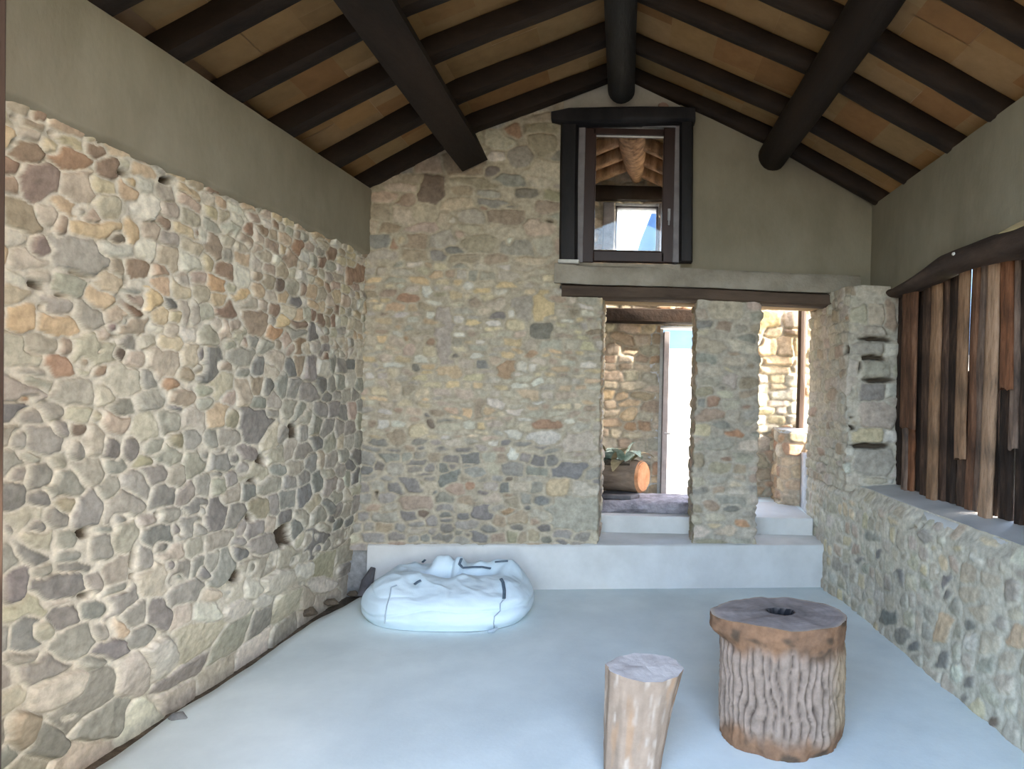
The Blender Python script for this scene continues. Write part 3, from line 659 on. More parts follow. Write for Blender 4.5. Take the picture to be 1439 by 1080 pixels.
# (left px, right px at mid height, bottom lean px, wood, z bottom, z top, thickness, offset, words)
PLK = [(1256,1267,0,'dark',.88,2.36,.03,.04,'narrow dark plank nearest the stone pier, at the far end of the screen'),
       (1263,1285,0,'brown',1.34,2.36,.03,-.035,'mid brown plank ending halfway down, at the far end of the screen'),
       (1267,1275,1,'grey',.89,1.42,.03,-.02,'short grey stub standing under the half-height brown plank'),
       (1275,1284,1,'red',.89,1.40,.03,0,'short reddish stub beside the grey stub low in the screen'),
       (1285,1296,0,'dark',.88,2.35,.03,.035,'dark recessed plank right of the half-height brown plank'),
       (1293,1306,0,'bark',.88,2.37,.03,-.01,'bark-brown narrow plank left of the light ridge plank'),
       (1304,1318,-2,'tan',.87,2.36,.035,-.035,'light brown plank with a ridge, fourth of the full-height boards'),
       (1316,1331,0,'bark',.87,2.37,.04,.005,'wide barky board, left half of the dark middle stretch'),
       (1329,1345,0,'dark',.86,2.37,.04,.02,'dark barky board behind the hanging tan slat'),
       (1342,1357,-2,'tan',1.19,2.37,.03,-.045,'hanging tan slat that stops short of the sill'),
       (1361,1372,-4,'brown',.86,2.36,.03,-.01,'brown slat right of the bright gap'),
       (1370,1384,-5,'grey',.86,2.37,.035,.012,'grey-brown board in the middle of the right half'),
       (1345,1361,0,'bark',.86,1.28,.035,.01,'short barky piece filling below the hanging tan slat'),
       (1382,1400,-6,'pale',.855,2.36,.035,-.04,'leaning pale board reaching from the log down to the sill'),
       (1396,1406,0,'dark',.85,2.36,.03,.04,'dark slat behind the leaning pale board'),
       (1399,1417,3,'red',1.62,2.36,.03,-.03,'reddish brown board ending halfway, above the black wood'),
       (1404,1424,0,'dark',.85,2.34,.035,.03,'blackened wide board below the reddish half board'),
       (1416,1428,0,'grey',1.3,2.36,.03,-.005,'thin grey slat right of the reddish half board'),
       (1427,1440,0,'dark',.85,2.36,.035,.025,'black board at the photo\'s right edge'),
       (1442,1462,0,'brown',.85,2.36,.035,.0,'brown board just past the black board'),  # this board and the next are added out of view to block light
       (1462,1520,0,'tan',.85,2.36,.035,.0,'added unseen tan board nearest the camera, blocking light'),
       (1250,1262,0,'dark',.88,1.55,.03,.085,'added low dark backing board beside the stone pier'),  # from here on: backing boards added to shut out light between planks
       (1270,1296,0,'dark',.9,2.36,.03,.085,'added dark backing board behind the half-height brown plank'),
       (1294,1322,0,'bark',.9,2.36,.03,.09,'added bark backing board behind the ridged light brown plank'),
       (1320,1353,0,'dark',.9,2.36,.03,.085,'added wide dark backing board behind the hanging tan slat'),
       (1352,1366,0,'dark',.9,1.72,.03,.09,'added low backing board closing the gap beside the hanging tan slat'),
       (1362,1392,0,'bark',.9,2.36,.03,.085,'added bark backing board behind the grey-brown board'),
       (1390,1428,0,'dark',.98,2.36,.03,.09,'added wide black backing board behind the reddish half board'),
       (1434,1530,0,'dark',.9,2.36,.03,.09,'dark backing board at the photo\'s right edge')]
for i, (a, b_, lean, wood, zb, zt, th, off, words) in enumerate(PLK):
    da, db = screen(a, off - .6 * th), screen(b_, off - .3 * th)
    dl = (screen(a + lean, off) - screen(a, off))
    n = 26
    m = MB()
    prof = [(0, 0), (.06, -th * .5), (.3, -th * .62), (.55, -th * .5), (.8, -th * .62), (.95, -th * .5), (1, 0), (.9, th * .5), (.1, th * .5)]
    P = np.zeros((n, len(prof) + 1, 3))
    for k in range(n):
        t = k / (n - 1); z = zb + (zt - zb) * t
        for j, (s, o) in enumerate(prof + prof[:1]):
            wob = .014 * float(fbm(t * 5, j % len(prof) * .9, i * 1.7, 200 + i, 3))
            w0 = .012 * float(fbm(t * 3, 0, i * 2.3, 300 + i, 2))
            dd = da + (db - da) * s + dl * (1 - t) + w0 + wob * .8
            P[k, j] = (pl_x(dd) + off + o + wob * .5, dd, z + (.02 * float(fbm(s * 4, i, 0, 17, 2)) if k in (0, n - 1) else 0))
    m.grid(P, flip=True)
    L_ = len(prof) + 1
    m.f.append(tuple(range(len(prof)))); m.f.append(tuple((n - 1) * L_ + j for j in range(len(prof) - 1, -1, -1)))
    m.build('screen_plank', M['w_' + wood], label=words if 'plank' in words or 'board' in words or 'slat' in words else words, cat='plank', group='upright planks of the window screen', auto=False)
# ------------------------------------------------------------------ floor
m = MB()
d = np.linspace(1.3, 5.75, 120); t = np.linspace(0, 1, 60)
Dd, Tt = np.meshgrid(d, t, indexing='ij')
edge = XL(Dd) - .12 + .075 + .02 * fbm(Dd * 3, 0 * Dd, 0, 81, 3) + .09 * sstep(4.6, 5.5, Dd)
Xx = edge + (1.95 - edge) * Tt
Zz = .004 * fbm(Dd * 1.5, Xx * 1.5, 0, 82, 3) - .012 * (1 - sstep(0, .03, Tt)) - .10 * (Tt == 0)
m.grid(np.stack([Xx, Dd, Zz], -1), flip=True)
m.build('floor', M['concrete'], kind='structure', auto=False)
m = MB().box(-3.4, 3.4, 1.0, 8.0, -.4, -.075); m.build('ground_soil', M['soil'], kind='structure', smooth=False)

# rubble and soil along the foot of the left wall, far corner
rng = random.Random(70)
def chip(x, y, z, r, seed):
    m = MB()
    m.tube([(x - r, y, z + r * .25), (x - r * .5, y, z + r * .35), (x + r * .2, y + r * .2, z + r * .38), (x + r, y, z + r * .25)], [r * .15, r * .5, r * .55, r * .12], n=8, noise=.35, seed=seed)
    return m
for i, (x, y, w) in enumerate([(-2.13, 4.85, 'brown stone chip in the dark gap at the left wall, nearest of three'), (-2.07, 5.08, 'brown stone chip in the gap, middle of the three'), (-2.00, 5.30, 'dark stone chip in the far left corner by the concrete step')]):
    chip(x, y, -.02, .06 - .008 * i, 400 + i).build('stone_chip', M['soil'], label=w, cat='stone', group='chips in the wall gap')
x, y, z = at(250, 1009, 3.31)
chip(x, y, -.006, .042, 411).build('stone_chip', M['pebble'], label='small grey flake lying alone on the floor at lower left', cat='stone')

# ------------------------------------------------------------------ roof
def slope_pts(side):
    return [(-2.15, roof_l(-2.15)), (-1.2, roof_l(-1.2)), (-.05, ZAP)] if side < 0 else [(-.05, ZAP), (1.15, roof_r(1.15)), (2.25, roof_r(2.25))]
rng = random.Random(80)
m = MB()
def tile_col(): 
    k = rng.uniform(.88, 1.1); c = rng.choice([(.30, .165, .068), (.28, .165, .072), (.31, .185, .086), (.27, .138, .057), (.295, .185, .086)])
    return tuple(x * k for x in c)
for side in (-1, 1):
    sp = slope_pts(side)
    for (xa, za), (xb, zb) in zip(sp, sp[1:]):
        zr = lambda x, dd: float(roof(x, min(dd, 5.4))) + .115
        nx = max(1, int(round(math.hypot(xb - xa, zb - za) / .31)))
        for k in range(nx):
            xs = [xa + (xb - xa) * q / nx for q in (k, k + 1)]; zs = [za + (zb - za) * q / nx + .115 for q in (k, k + 1)]
            d = 1.1
            while d < 5.9:
                w = .5 + rng.uniform(-.08, .08); dz = rng.uniform(0, .006)
                m.add([(xs[0], d, zr(xs[0], d) + dz), (xs[1], d, zr(xs[1], d) + dz), (xs[1], d + w, zr(xs[1], d + w) + dz), (xs[0], d + w, zr(xs[0], d + w) + dz)], [(0, 1, 2, 3)], tile_col())
                d += w
    # cover above, its front edge carried forward unseen to block the sun
    top = [(x, z + .27) for x, z in sp]; bot = [(x, z + .23) for x, z in sp]
    ov = ([(-2.75, roof_l(-2.75) + .27)] + top) if side < 0 else (top + [(2.35, roof_r(2.35) + .27)])
    ob = ([(-2.75, roof_l(-2.75) + .23)] + bot) if side < 0 else (bot + [(2.35, roof_r(2.35) + .23)])
    A = [(float(x), .05, float(z)) for x, z in ov] + [(float(x), 6.2, float(z)) for x, z in ov]; n = len(ov)
    m.add(A, [(i, i + 1, n + i + 1, n + i) for i in range(n - 1)], (.4, .25, .15))
    A = [(float(x), .05, float(z)) for x, z in ob] + [(float(x), 6.2, float(z)) for x, z in ob]
    m.add(A, [(i, i + 1, n + i + 1, n + i) for i in range(n - 1)], (.4, .25, .15))
m.build('ceiling', M['tile'], kind='structure', smooth=False)

ORD = ['nearest the back wall', 'second from the back wall', 'third from the back wall', 'fourth from the back wall', 'fifth from the back wall', 'sixth from the back wall', 'seventh from the back wall', 'eighth from the back wall', 'ninth from the back wall']
LFT = [(5.37, 0), (4.84, 0), (4.24, -.02), (3.72, -.06), (3.26, -.14), (2.84, -.16), (2.40, -.1), (1.95, 0)]
RGT = [(5.71, .0), (5.11, 0), (4.42, -.02), (3.89, -.04), (3.27, -.10), (2.75, -.1), (2.25, -.1), (1.8, 0)]
for side, lst in ((-1, LFT), (1, RGT)):
    for i, (d, sk) in enumerate(lst):
        k = 5.40 / 5.37 if side < 0 else 1
        dr = d + (sk if side > 0 else sk) + (.06 if side > 0 else .12) * (1 if i == 0 else .3) * (-1 if side > 0 else 1)
        if side < 0: pts = [(-2.38, d + .02, float(roof_l(-2.38, d))), (-1.2, (d * .45 + dr * .55), float(roof_l(-1.2))), (-.02, dr, ZAP)]
        else: pts = [(2.3, d, float(roof_r(2.3))), (1.15, (d * .45 + dr * .55), float(roof_r(1.15))), (-.02, dr, ZAP - .01)]
        pts = [(x, y, z + .055) for x, y, z in pts]
        rr = rng.uniform(.056, .066)
        m = MB(); m.tube(pts, [(rr, .064)] * 3, n=16, power=5 if side < 0 else 3.2, noise=.10, seed=500 + i + 20 * (side > 0), freq=3, sub=7)
        m.build('rafter', M['rafter'], label='dark wooden rafter on the %s roof slope, %s' % ('left' if side < 0 else 'right', ORD[i]), cat='rafter', group='rafters of the %s roof slope' % ('left' if side < 0 else 'right'))
# lower roof of the passage, seen through the upper window
def roof_p(x): return ZAP - .30 - .42 * abs(x + .04)
m = MB()
for side in (-1, 1):
    for k in range(7 if side < 0 else 2):
        for q in range(5):
            xa, xb = -.04 + side * k * .31, -.04 + side * (k + 1) * .31
            ya, yb = 5.86 + q * .38, 5.86 + (q + 1) * .38
            m.add([(xa, ya, roof_p(xa) + .115), (xb, ya, roof_p(xb) + .115), (xb, yb, roof_p(xb) + .115), (xa, yb, roof_p(xa) + .115)], [(0, 1, 2, 3)], tile_col())
A = [(-2.4, roof_p(-2.4) + .2), (-.04, roof_p(-.04) + .2), (.60, roof_p(.60) + .2)]
m.add([(x, 5.86, z) for x, z in A] + [(x, 7.8, z) for x, z in A], [(0, 1, 4, 3), (1, 2, 5, 4)], (.3, .2, .12))
m.build('ceiling_passage', M['tile'], kind='structure', smooth=False)
for side in (-1, 1):
    for i, d in enumerate((6.20, 6.62, 7.02)):
        pts = [(-2.1 if side < 0 else 1.6, d, roof_p(-2.1 if side < 0 else 1.6) + .055), (side * .02 - .04, d, roof_p(-.04) + .05)]
        m = MB(); m.tube(pts, (.05, .058), n=12, power=4, noise=.08, seed=600 + i, sub=8)
        m.build('rafter', M['w_tan'], label='pale rafter %s of the ridge behind the upper window, %s' % ('left' if side < 0 else 'right', ('nearest the pane', 'middle of three', 'farthest from the pane')[i]), cat='rafter', group='rafters of the passage behind')
def roughlog(name, pts, rad, mat, label, cat, seed, power=2.0, spin=0, noise=.07, n=20, up=(0, 0, 1)):
    m = MB(); m.tube(pts, rad, n=n, power=power, noise=noise, seed=seed, freq=1.6, sub=5, spin=spin, up=up)
    return m.build(name, mat, label=label, cat=cat)
roughlog('ridge_beam', [(-.085, y, 3.875 + .006 * math.sin(y * 2)) for y in np.linspace(.4, 5.50, 8)], [.100] * 7 + [.104], M['ridge'], 'round black ridge log running along the roof peak above the window', 'beam', 5)
roughlog('ridge_beam', [(-.01 + .05 * (y - 5.85), y, 3.715 - .03 * (y - 5.85)) for y in np.linspace(5.85, 7.18, 5)], [.115, .115, .105, .085, .05], M['w_tan'], 'pale tapering ridge log seen through the upper window pane', 'beam', 6)
sp_ = math.atan(.5)
m = MB(); upv = (-math.sin(sp_), 0, math.cos(sp_))
m.tube([(-1.225 + .012 * math.sin(y), y, 3.335) for y in np.linspace(.4, 5.42, 8)], (.152, .152), n=4, noise=.03, seed=9, freq=1.5, sub=4, up=upv, spin=PI / 4)
m.build('purlin', M['beam'], label='heavy squared brown purlin under the left roof slope', cat='beam')
roughlog('purlin', [(1.145 + .01 * math.sin(y * 2), y, 3.455) for y in np.linspace(.4, 5.72, 8)], [.115] * 8, M['beam'], 'heavy rounded dark purlin log under the right roof slope', 'beam', 12, noise=.10)
# wall plates in the eaves
for side in (-1, 1):
    m = MB(); x = (lambda d: XL(d) - .06) if side < 0 else (lambda d: XR + .06)
    m.tube([(x(y) + (-.06 if side < 0 else .06), y, (ZEL if side < 0 else ZER) - .03) for y in np.linspace(1.2, 5.5, 8)], (.07, .035), n=14, power=5, noise=.05, seed=16)
    m.build('wall_plate', M['rafter'], wl if side < 0 else wr)

# ------------------------------------------------------------------ upper window
dw = DB(0) - .01
def box_px(m, a, b_, c, d_, y0, y1):      # px left, top, right, bottom -> box at depth y0..y1
    x0, _, z1 = at(a, b_, dw); x1, _, z0 = at(c, d_, dw)
    m.box(x0, x1, y0, y1, z0, z1); return m
w1 = thing('window_1', (0, dw, 2.55), 'narrow upper window with red-brown sash and silver handle in the gable', 'window'); w1['kind'] = 'structure'
def bx(a, b_, c, d_, y0, y1): return box_px(MB(), a, b_, c, d_, y0, y1)
m = MB(); box_px(m, 813, 177, 819, 369, dw - .02, dw + .10); box_px(m, 949, 177, 955, 369, dw - .02, dw + .10); box_px(m, 813, 174, 955, 180, dw - .02, dw + .10)
m.build('window_frame', M['seal'], w1, smooth=False, bevel=.004)
m = MB(); box_px(m, 819, 180, 834, 369, dw - .01, dw + .07); box_px(m, 933, 180, 949, 369, dw - .01, dw + .07); box_px(m, 834, 180, 933, 191, dw - .01, dw + .07); box_px(m, 834, 352, 933, 369, dw - .01, dw + .07)
m.build('sash', M['sash'], w1, smooth=False, bevel=.006)
m = MB()
for q in ((833, 190, 934, 192.3), (833, 351, 934, 352.6), (832.8, 190, 833.8, 353), (933.2, 190, 934, 353)): box_px(m, *q, dw - .004, dw + .03)
m.build('glazing_bead', M['whiteblock'], w1, smooth=False)
m = MB(); a_, _, c_ = at(812, 369, dw); b2, _, _ = at(956, 369, dw); m.box(a_, b2, dw - .0, dw + .30, c_ - .08, c_ + .003); m.build('window_sill', M['ledge'], w1, smooth=False)
bx(832, 189, 935, 354, dw + .03, dw + .036).build('pane', M['glass'], w1, smooth=False)
m = MB(); x, _, z = at(940, 302, dw)
m.box(x - .010, x + .010, dw - .022, dw - .008, z - .045, z + .045); m.tube([(x, dw - .02, z + .012), (x, dw - .045, z + .012), (x - .002, dw - .05, z - .09)], [.007, .008, .006], n=8, up=(1, 0, 0))
m.build('handle', M['metal'], w1, smooth=False)
m = MB(); m.tube([at(776, 167, dw - .05), at(800, 167, dw - .05), at(850, 165, dw - .05), at(900, 164.5, dw - .05), at(976, 164, dw - .05)], [(.08, .035), (.08, .062), (.08, .06), (.08, .062), (.08, .055)], n=20, power=7, noise=.06, seed=31, sub=3)
m.build('window_beam', M['black'], label='black timber beam across the top of the upper window', cat='beam')
m = MB(); m.tube([at(801.5, 172, dw), at(800, 270, dw), at(799.5, 368, dw)], [(.070, .10)] * 3, n=20, power=7, noise=.05, seed=33, up=(0, 1, 0), sub=5)
m.build('window_post', M['black'], label='black timber post on the left side of the upper window', cat='post')
m = MB(); m.tube([at(964, 172, dw), at(963.5, 270, dw), at(963, 369, dw)], [(.052, .10)] * 3, n=20, power=7, noise=.05, seed=35, up=(0, 1, 0), sub=5)
m.build('window_post', M['black'], label='black timber post on the right side of the upper window', cat='post')
bx(786, 367.5, 815, 373, dw - .12, dw - .045).build('shim_block', M['whiteblock'], label='small pale block under the left post of the upper window', cat='block', bevel=.006, smooth=False)

# ------------------------------------------------------------------ passage behind the back wall
rng = random.Random(91)
def far_uv(px, py):
    rx, rz = ray(px, py); return rx * DF + 2.6, EYE + rz * DF
FR = [(110,120,55,50,'och'),(230,110,45,50,'buf'),(140,170,40,30,'yel'),(120,230,50,40,'och'),(195,235,50,60,'och2'),(250,230,40,50,'yel'),(180,290,95,28,'och'),(150,325,70,24,'yel'),(240,300,28,40,'buf'),(90,370,36,24,'lgt'),(150,365,45,22,'yel'),(230,375,50,26,'lgt'),(160,405,40,18,'yel'),(200,430,75,28,'lgt'),(85,460,36,34,'yel'),(160,470,60,16,'lgt'),(230,490,40,28,'lgt'),(95,500,50,20,'yel'),(180,500,30,18,'lgt'),(80,540,34,24,'lgt'),(150,540,45,18,'yel'),(230,535,40,22,'lgt'),(110,580,60,22,'buf'),(90,630,40,36,'buf2'),(140,690,50,30,'brn2'),(90,710,36,30,'olv'),(110,770,60,30,'brn2')]
exf = traced(FR, far_uv, 1040, 410, 3.0, rng, 1.0)
def palf(u, v, r): return pick(['buf', 'och2', 'brn2', 'gry2', 'pnk', 'buf', 'rst2'], r)
okf = outside(exf, 1.2)
filf = rows(0, 6, .4, 4.1, (.07, .13), (.12, .26), palf, rng, okf)
mb = MB()
pf = Path([(-2.6, DF), (2.4, DF)], .011)
DX0, DX1, DZ1 = .335, 1.22, 2.20
W2 = (-.15, .29, 2.92, 3.43)
def mask_far(x, y, z):
    door = (x > DX0) & (x < DX1) & (z < DZ1)
    win = (x > W2[0]) & (x < W2[1]) & (z > W2[2]) & (z < W2[3])
    return (z < roof(x) + .13) & ~door & ~win
stone_panel(mb, pf, .40, 4.05, .011, exf + filf, (.38, .35, .30), .030, mask=mask_far, seed=82, joint=.003, soft=.014, power=3.2, limit=1.1)
mb.box(-2.6, DX0 - .03, DF + .06, DF + .5, .0, 2.9); mb.box(DX1 + .03, 2.2, DF + .06, DF + .5, 0, 2.9)
mb.box(DX0 - .1, DX0 - .005, DF + .0, DF + .5, .45, DZ1); mb.box(DX1 + .005, DX1 + .1, DF + .0, DF + .5, .45, DZ1); mb.box(-.3, DX1 + .1, DF + .005, DF + .5, DZ1, 2.9)
mb.box(-2.4, W2[0], DF + .06, DF + .4, 2.9, 3.2); mb.box(W2[1], 2.2, DF + .06, DF + .4, 2.9, 3.2)
mb.box(-1.0, W2[0], DF + .06, DF + .4, 3.2, 3.5); mb.box(W2[1], 1.0, DF + .06, DF + .4, 3.2, 3.5); mb.box(-.7, .7, DF + .06, DF + .4, W2[3], 3.72)
mb.build('wall_far', M['stone'], kind='structure', auto=False)
m = MB().box(-2.6, 1.75, 6.15, 7.25, .3, .492); m.build('floor_passage', M['concrete'], kind='structure', smooth=False)
# left end of the passage
m = MB().box(-2.7, -2.5, 5.9, 7.3, 0, 3.6); m.build('wall_passage_left', M['plaster'], kind='structure', smooth=False)
# low stone stub with a lit ledge below the side opening
rng = random.Random(93)
ps = Path([(1.50, 7.2), (1.50, 6.78), (1.56, 6.72), (1.78, 6.70)], .010, smooth=.03)
mb = MB()
fs = rows(-.1, ps.len + .1, .4, 1.3, (.08, .13), (.12, .2), lambda u, v, r: pick(['och2', 'brn2', 'rst2', 'buf'], r), rng)
stone_panel(mb, ps, .45, 1.20, .010, fs, (.38, .32, .26), .025, seed=95, limit=1.1)
mb.prism([(1.49, 7.2), (1.49, 6.79), (1.57, 6.70), (2.3, 6.70), (2.3, 7.2)][::-1], 1.17, 1.205)
mb.prism([(1.62, 6.30), (2.3, 6.30), (2.3, 6.72), (1.66, 6.72)], 0, 1.0)
mb.build('low_wall', M['stone'], kind='structure', auto=False)
m = MB(); m.tube([(1.735, 7.08, 1.2), (1.74, 7.08, 1.7), (1.735, 7.08, 2.45)], (.035, .05), n=12, power=5, noise=.08, seed=41, sub=4, up=(0, 1, 0))
m.build('side_post', M['jamb'], label='reddish brown post beside the bright slit in the right doorway', cat='post')
# far door: lintel, frame, opened leaf
d1 = thing('door_1', (.36, DF, .49), 'open back door leaf seen edge-on in the left doorway with its frame', 'door'); d1['kind'] = 'structure'
m = MB().box(DX0 + .03, DX0 + .085, DF - .16, DF + .35, .50, 2.135); m.build('door_leaf', M['seal'], d1, smooth=False, bevel=.006)
m = MB().box(DX0 - .01, DX0 + .03, DF + .02, DF + .12, .49, 2.17); m.box(DX1 - .03, DX1 + .01, DF + .02, DF + .12, .49, 2.17); m.build('door_frame', M['whiteblock'], d1, smooth=False)
m = MB(); m.tube([(DX0 + .06, DF - .17, 1.13), (DX0 + .06, DF - .22, 1.13), (DX0 + .11, DF - .22, 1.13)], .010, n=8); m.build('handle', M['metal'], d1)
m = MB(); m.tube([(x, DF - .10, 2.285) for x in (-.75, -.2, .4, .9, 1.15)], (.10, .072), n=18, power=7, noise=.05, seed=51, sub=3)
m.build('door_lintel', M['beam'], label='dark timber lintel over the back door seen through the left doorway', cat='beam')
# passage gable window
w2 = thing('window_2', (.07, DF, 2.9), 'small bright far window seen through the upper pane', 'window'); w2['kind'] = 'structure'
x0, x1, z0, z1 = W2
m = MB().box(x0 - .0, x0 + .02, DF + .1, DF + .16, z0, z1); m.box(x1 - .02, x1, DF + .1, DF + .16, z0, z1); m.box(x0, x1, DF + .1, DF + .16, z1 - .02, z1); m.build('window_frame', M['seal'], w2, smooth=False)
MB().box(x0, x1, DF + .12, DF + .126, z0, z1).build('pane', M['glass'], w2, smooth=False)
m = MB().box(x0 - .12, x0 - .005, DF - .05, DF + .02, z0, z1); m.box(x1 + .005, x1 + .1, DF - .05, DF + .02, z0, z1); m.build('window_surround', M['slate'], w2, smooth=False, bevel=.01)
m = MB(); m.tube([(x, DF - .03, 3.52) for x in (-.45, 0, .5)], (.06, .075), n=16, power=6, noise=.05, seed=52, sub=4)
m.build('window_beam', M['beam'], label='dark beam over the small far window seen through the upper pane', cat='beam')

# planter on the threshold
pt = thing('planter', (-.03, 6.45, .60), 'hollowed log planter with an orange cut end holding a grey-green plant', 'planter')
m = MB(); m.tube([(-.34, 6.48, .78), (-.1, 6.47, .785), (.08, 6.44, .775), (.16, 6.40, .77)], [.13, .15, .145, .14], n=22, noise=.10, seed=61, sub=3); m.build('log_body', M['potlog'], pt)
m = MB(); m.tube([(.155, 6.402, .77), (.178, 6.39, .77)], [.143, .125], n=22, noise=.12, seed=62); m.build('cut_end', M['potend'], pt, label='orange cut end')
m = MB(); m.tube([(-.22, 6.40, .905), (.05, 6.38, .905)], [(.09, .03), (.08, .03)], n=12, noise=.1, seed=66); m.build('soil', M['soil'], pt)
rng = random.Random(101)
def leaf(m, base, ang, elev, L, W, droop):
    n = 7; P = np.zeros((n, 3, 3))
    dx, dy = math.cos(ang), math.sin(ang)
    for i in range(n):
        t = i / (n - 1); r = L * t
        h = L * (math.sin(elev) * t - droop * t * t)
        w = W * math.sin(PI * min(1, t * .92 + .06)) ** .8
        c = (base[0] + dx * r * math.cos(elev), base[1] + dy * r * math.cos(elev), base[2] + h)
        for j, s in enumerate((-1, 0, 1)):
            P[i, j] = (c[0] - dy * w * s, c[1] + dx * w * s, c[2] + abs(s) * w * .25)
    m.grid(P)
for i in range(22):
    m = MB(); a = rng.uniform(0, 2 * PI)
    leaf(m, (-.08 + rng.uniform(-.14, .14), 6.36 + rng.uniform(-.05, .05), .91), a, rng.uniform(.45, 1.3), rng.uniform(.22, .38), rng.uniform(.045, .075), rng.uniform(.25, .8))
    m.build('leaf', M['leaf'] if i % 4 else M['leafb'], pt, auto=False)
m = MB()
m.prism([(-.36, 6.22), (.06, 6.20), (.14, 6.30), (.10, 6.5), (-.36, 6.5)], .597, .632)
m.build('slate_slab', M['slate'], label='thin dark slate under the log planter', cat='stone slab', bevel=.006, smooth=False)

# ------------------------------------------------------------------ front wall behind the camera with added sun-blocking return, and jamb
m = MB()
m.box(-2.9, -1.33, .95, 1.42, -.2, 3.0); m.box(1.6, 2.6, -.60, 1.42, -.2, 3.0)  # right box runs far forward, unseen, to keep the sun out
A = [(1.6, 3.0), (2.6, 3.0), (2.6, 3.02), (1.97, 3.22), (1.6, 3.42)]  # wedge added above the right box to block sun under the roof
m.add([(x, y, z) for y in (-.6, 1.42) for x, z in A], [(0, 1, 2, 3, 4), (9, 8, 7, 6, 5)] + [(i, (i + 1) % 5, 5 + (i + 1) % 5, 5 + i) for i in range(5)])
m.build('wall_front_sun_block', M['plaster'], kind='structure', smooth=False)
m = MB(); m.box(-1.40, -1.258, 1.36, 1.47, -.05, 3.42); m.v = [(x - .0157 * (z - .03), y, z) for x, y, z in m.v]
m.build('trim_1', M['jamb'], kind='structure', smooth=False, bevel=.006)

# ------------------------------------------------------------------ chopping stump
def stump():
    cx, cy, h = .745, 3.285, .565
    t = thing('chopping_stump', (cx, cy, 0), 'large upright tree stump with furrowed grey bark and a dark hollow in its top', 'stump')
    n, nz = 220, 90
    A, T = np.meshgrid(np.linspace(0, 2 * PI, n), np.linspace(0, 1, nz), indexing='ij')
    ca, sa = np.cos(A), np.sin(A)
    R = .255 + .010 * fbm(ca * 1.6, sa * 1.6, T * .8, 5, 3)
    R = R + .010 * sstep(.80, .90, T) + .012 * sstep(.12, .0, T) - .03 * sstep(.10, .0, T) * sstep(.3, .6, fbm(ca * 2, sa * 2, 0, 8, 2) * .5 + .5)
    # furrows
    wob = .5 * fbm(ca * 3, sa * 3, T * 4, 21, 2)
    fu = np.abs(np.sin(A * 21 + wob * 9 + 1.6 * fbm(ca * 4, sa * 4, T * 2.5, 22, 3)))
    zn = .16 * fbm(ca * 3.5, sa * 3.5, T * 1.5, 4, 3)
    zone = sstep(.05, .20, T + zn) * (1 - sstep(.72, .86, T + zn * .9))
    fr = 1 - fu ** .55
    R = R + zone * (.010 - .034 * fr) + .007 * fbm(A * 9, T * 14, 0, 31, 4)
    # bulge of bark at the upper left
    R = R + .052 * np.exp(-((np.mod(A - PI * 1.03 + PI, 2 * PI) - PI) / .42) ** 2) * sstep(.78, .90, T)
    XS = 1.07
    P = np.stack([cx + XS * R * ca, cy + .90 * R * sa, T * h + .012 * fbm(ca * 2, sa * 2, 0, 9, 2) * sstep(.8, 1, T)], -1)
    P[-1] = P[0]
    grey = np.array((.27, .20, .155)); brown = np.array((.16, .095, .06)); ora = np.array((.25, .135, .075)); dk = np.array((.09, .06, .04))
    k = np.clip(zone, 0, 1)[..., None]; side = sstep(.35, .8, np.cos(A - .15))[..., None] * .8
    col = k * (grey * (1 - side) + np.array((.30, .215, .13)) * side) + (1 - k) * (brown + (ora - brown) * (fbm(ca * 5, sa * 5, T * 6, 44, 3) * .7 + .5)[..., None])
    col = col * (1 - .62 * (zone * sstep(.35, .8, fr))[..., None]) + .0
    pd = sstep(.12, .40, fbm(A * 3, T * 8, 0, 51, 3))[..., None] * (1 - k)
    col = col * (1 - pd) + dk * pd
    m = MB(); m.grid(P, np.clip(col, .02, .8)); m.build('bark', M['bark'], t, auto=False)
    # cut top
    nr = 30; m = MB()
    rim = P[:, -1]
    Q = np.zeros((n, nr, 3)); cols = np.zeros((n, nr, 3))
    for j in range(nr):
        s = 1 - j / (nr - 1)
        Q[:, j, 0] = cx + .01 + (rim[:, 0] - cx - .01) * s; Q[:, j, 1] = cy + (rim[:, 1] - cy) * s
        base = rim[:, 2] * s + (h) * (1 - s)
        dx, dy = (Q[:, j, 0] - cx + .005) / .056, (Q[:, j, 1] - cy - .02) / .045
        hol = 1 - sstep(.75, 1.12, np.hypot(dx, dy) + .25 * fbm(Q[:, j, 0] * 18, Q[:, j, 1] * 18, 0, 3, 2))
        Q[:, j, 2] = base - .17 * hol + .003 * fbm(Q[:, j, 0] * 20, Q[:, j, 1] * 20, 0, 4, 3)
        ring = .5 + .5 * np.sin(s * 60 + 2 * fbm(Q[:, j, 0] * 8, Q[:, j, 1] * 8, 0, 6, 2))
        c = np.array((.33, .28, .255)) * (1 - .10 * ring[:, None]); inner = sstep(.75, .3, s)
        c = c * (1 - .25 * inner); c = c * (1 + .12 * fbm(Q[:, j, 0] * 30, Q[:, j, 1] * 10, 0, 8, 3))[:, None]
        edge = sstep(.93, .98, s); c = c * (1 - edge) + np.array((.42, .34, .27)) * edge
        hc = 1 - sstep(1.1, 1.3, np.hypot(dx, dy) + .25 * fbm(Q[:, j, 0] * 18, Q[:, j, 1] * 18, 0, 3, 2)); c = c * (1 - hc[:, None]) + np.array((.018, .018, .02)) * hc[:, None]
        cols[:, j] = c
    m.grid(Q, cols, flip=True); m.build('cut_top', M['cutpale'], t, auto=False)
stump()

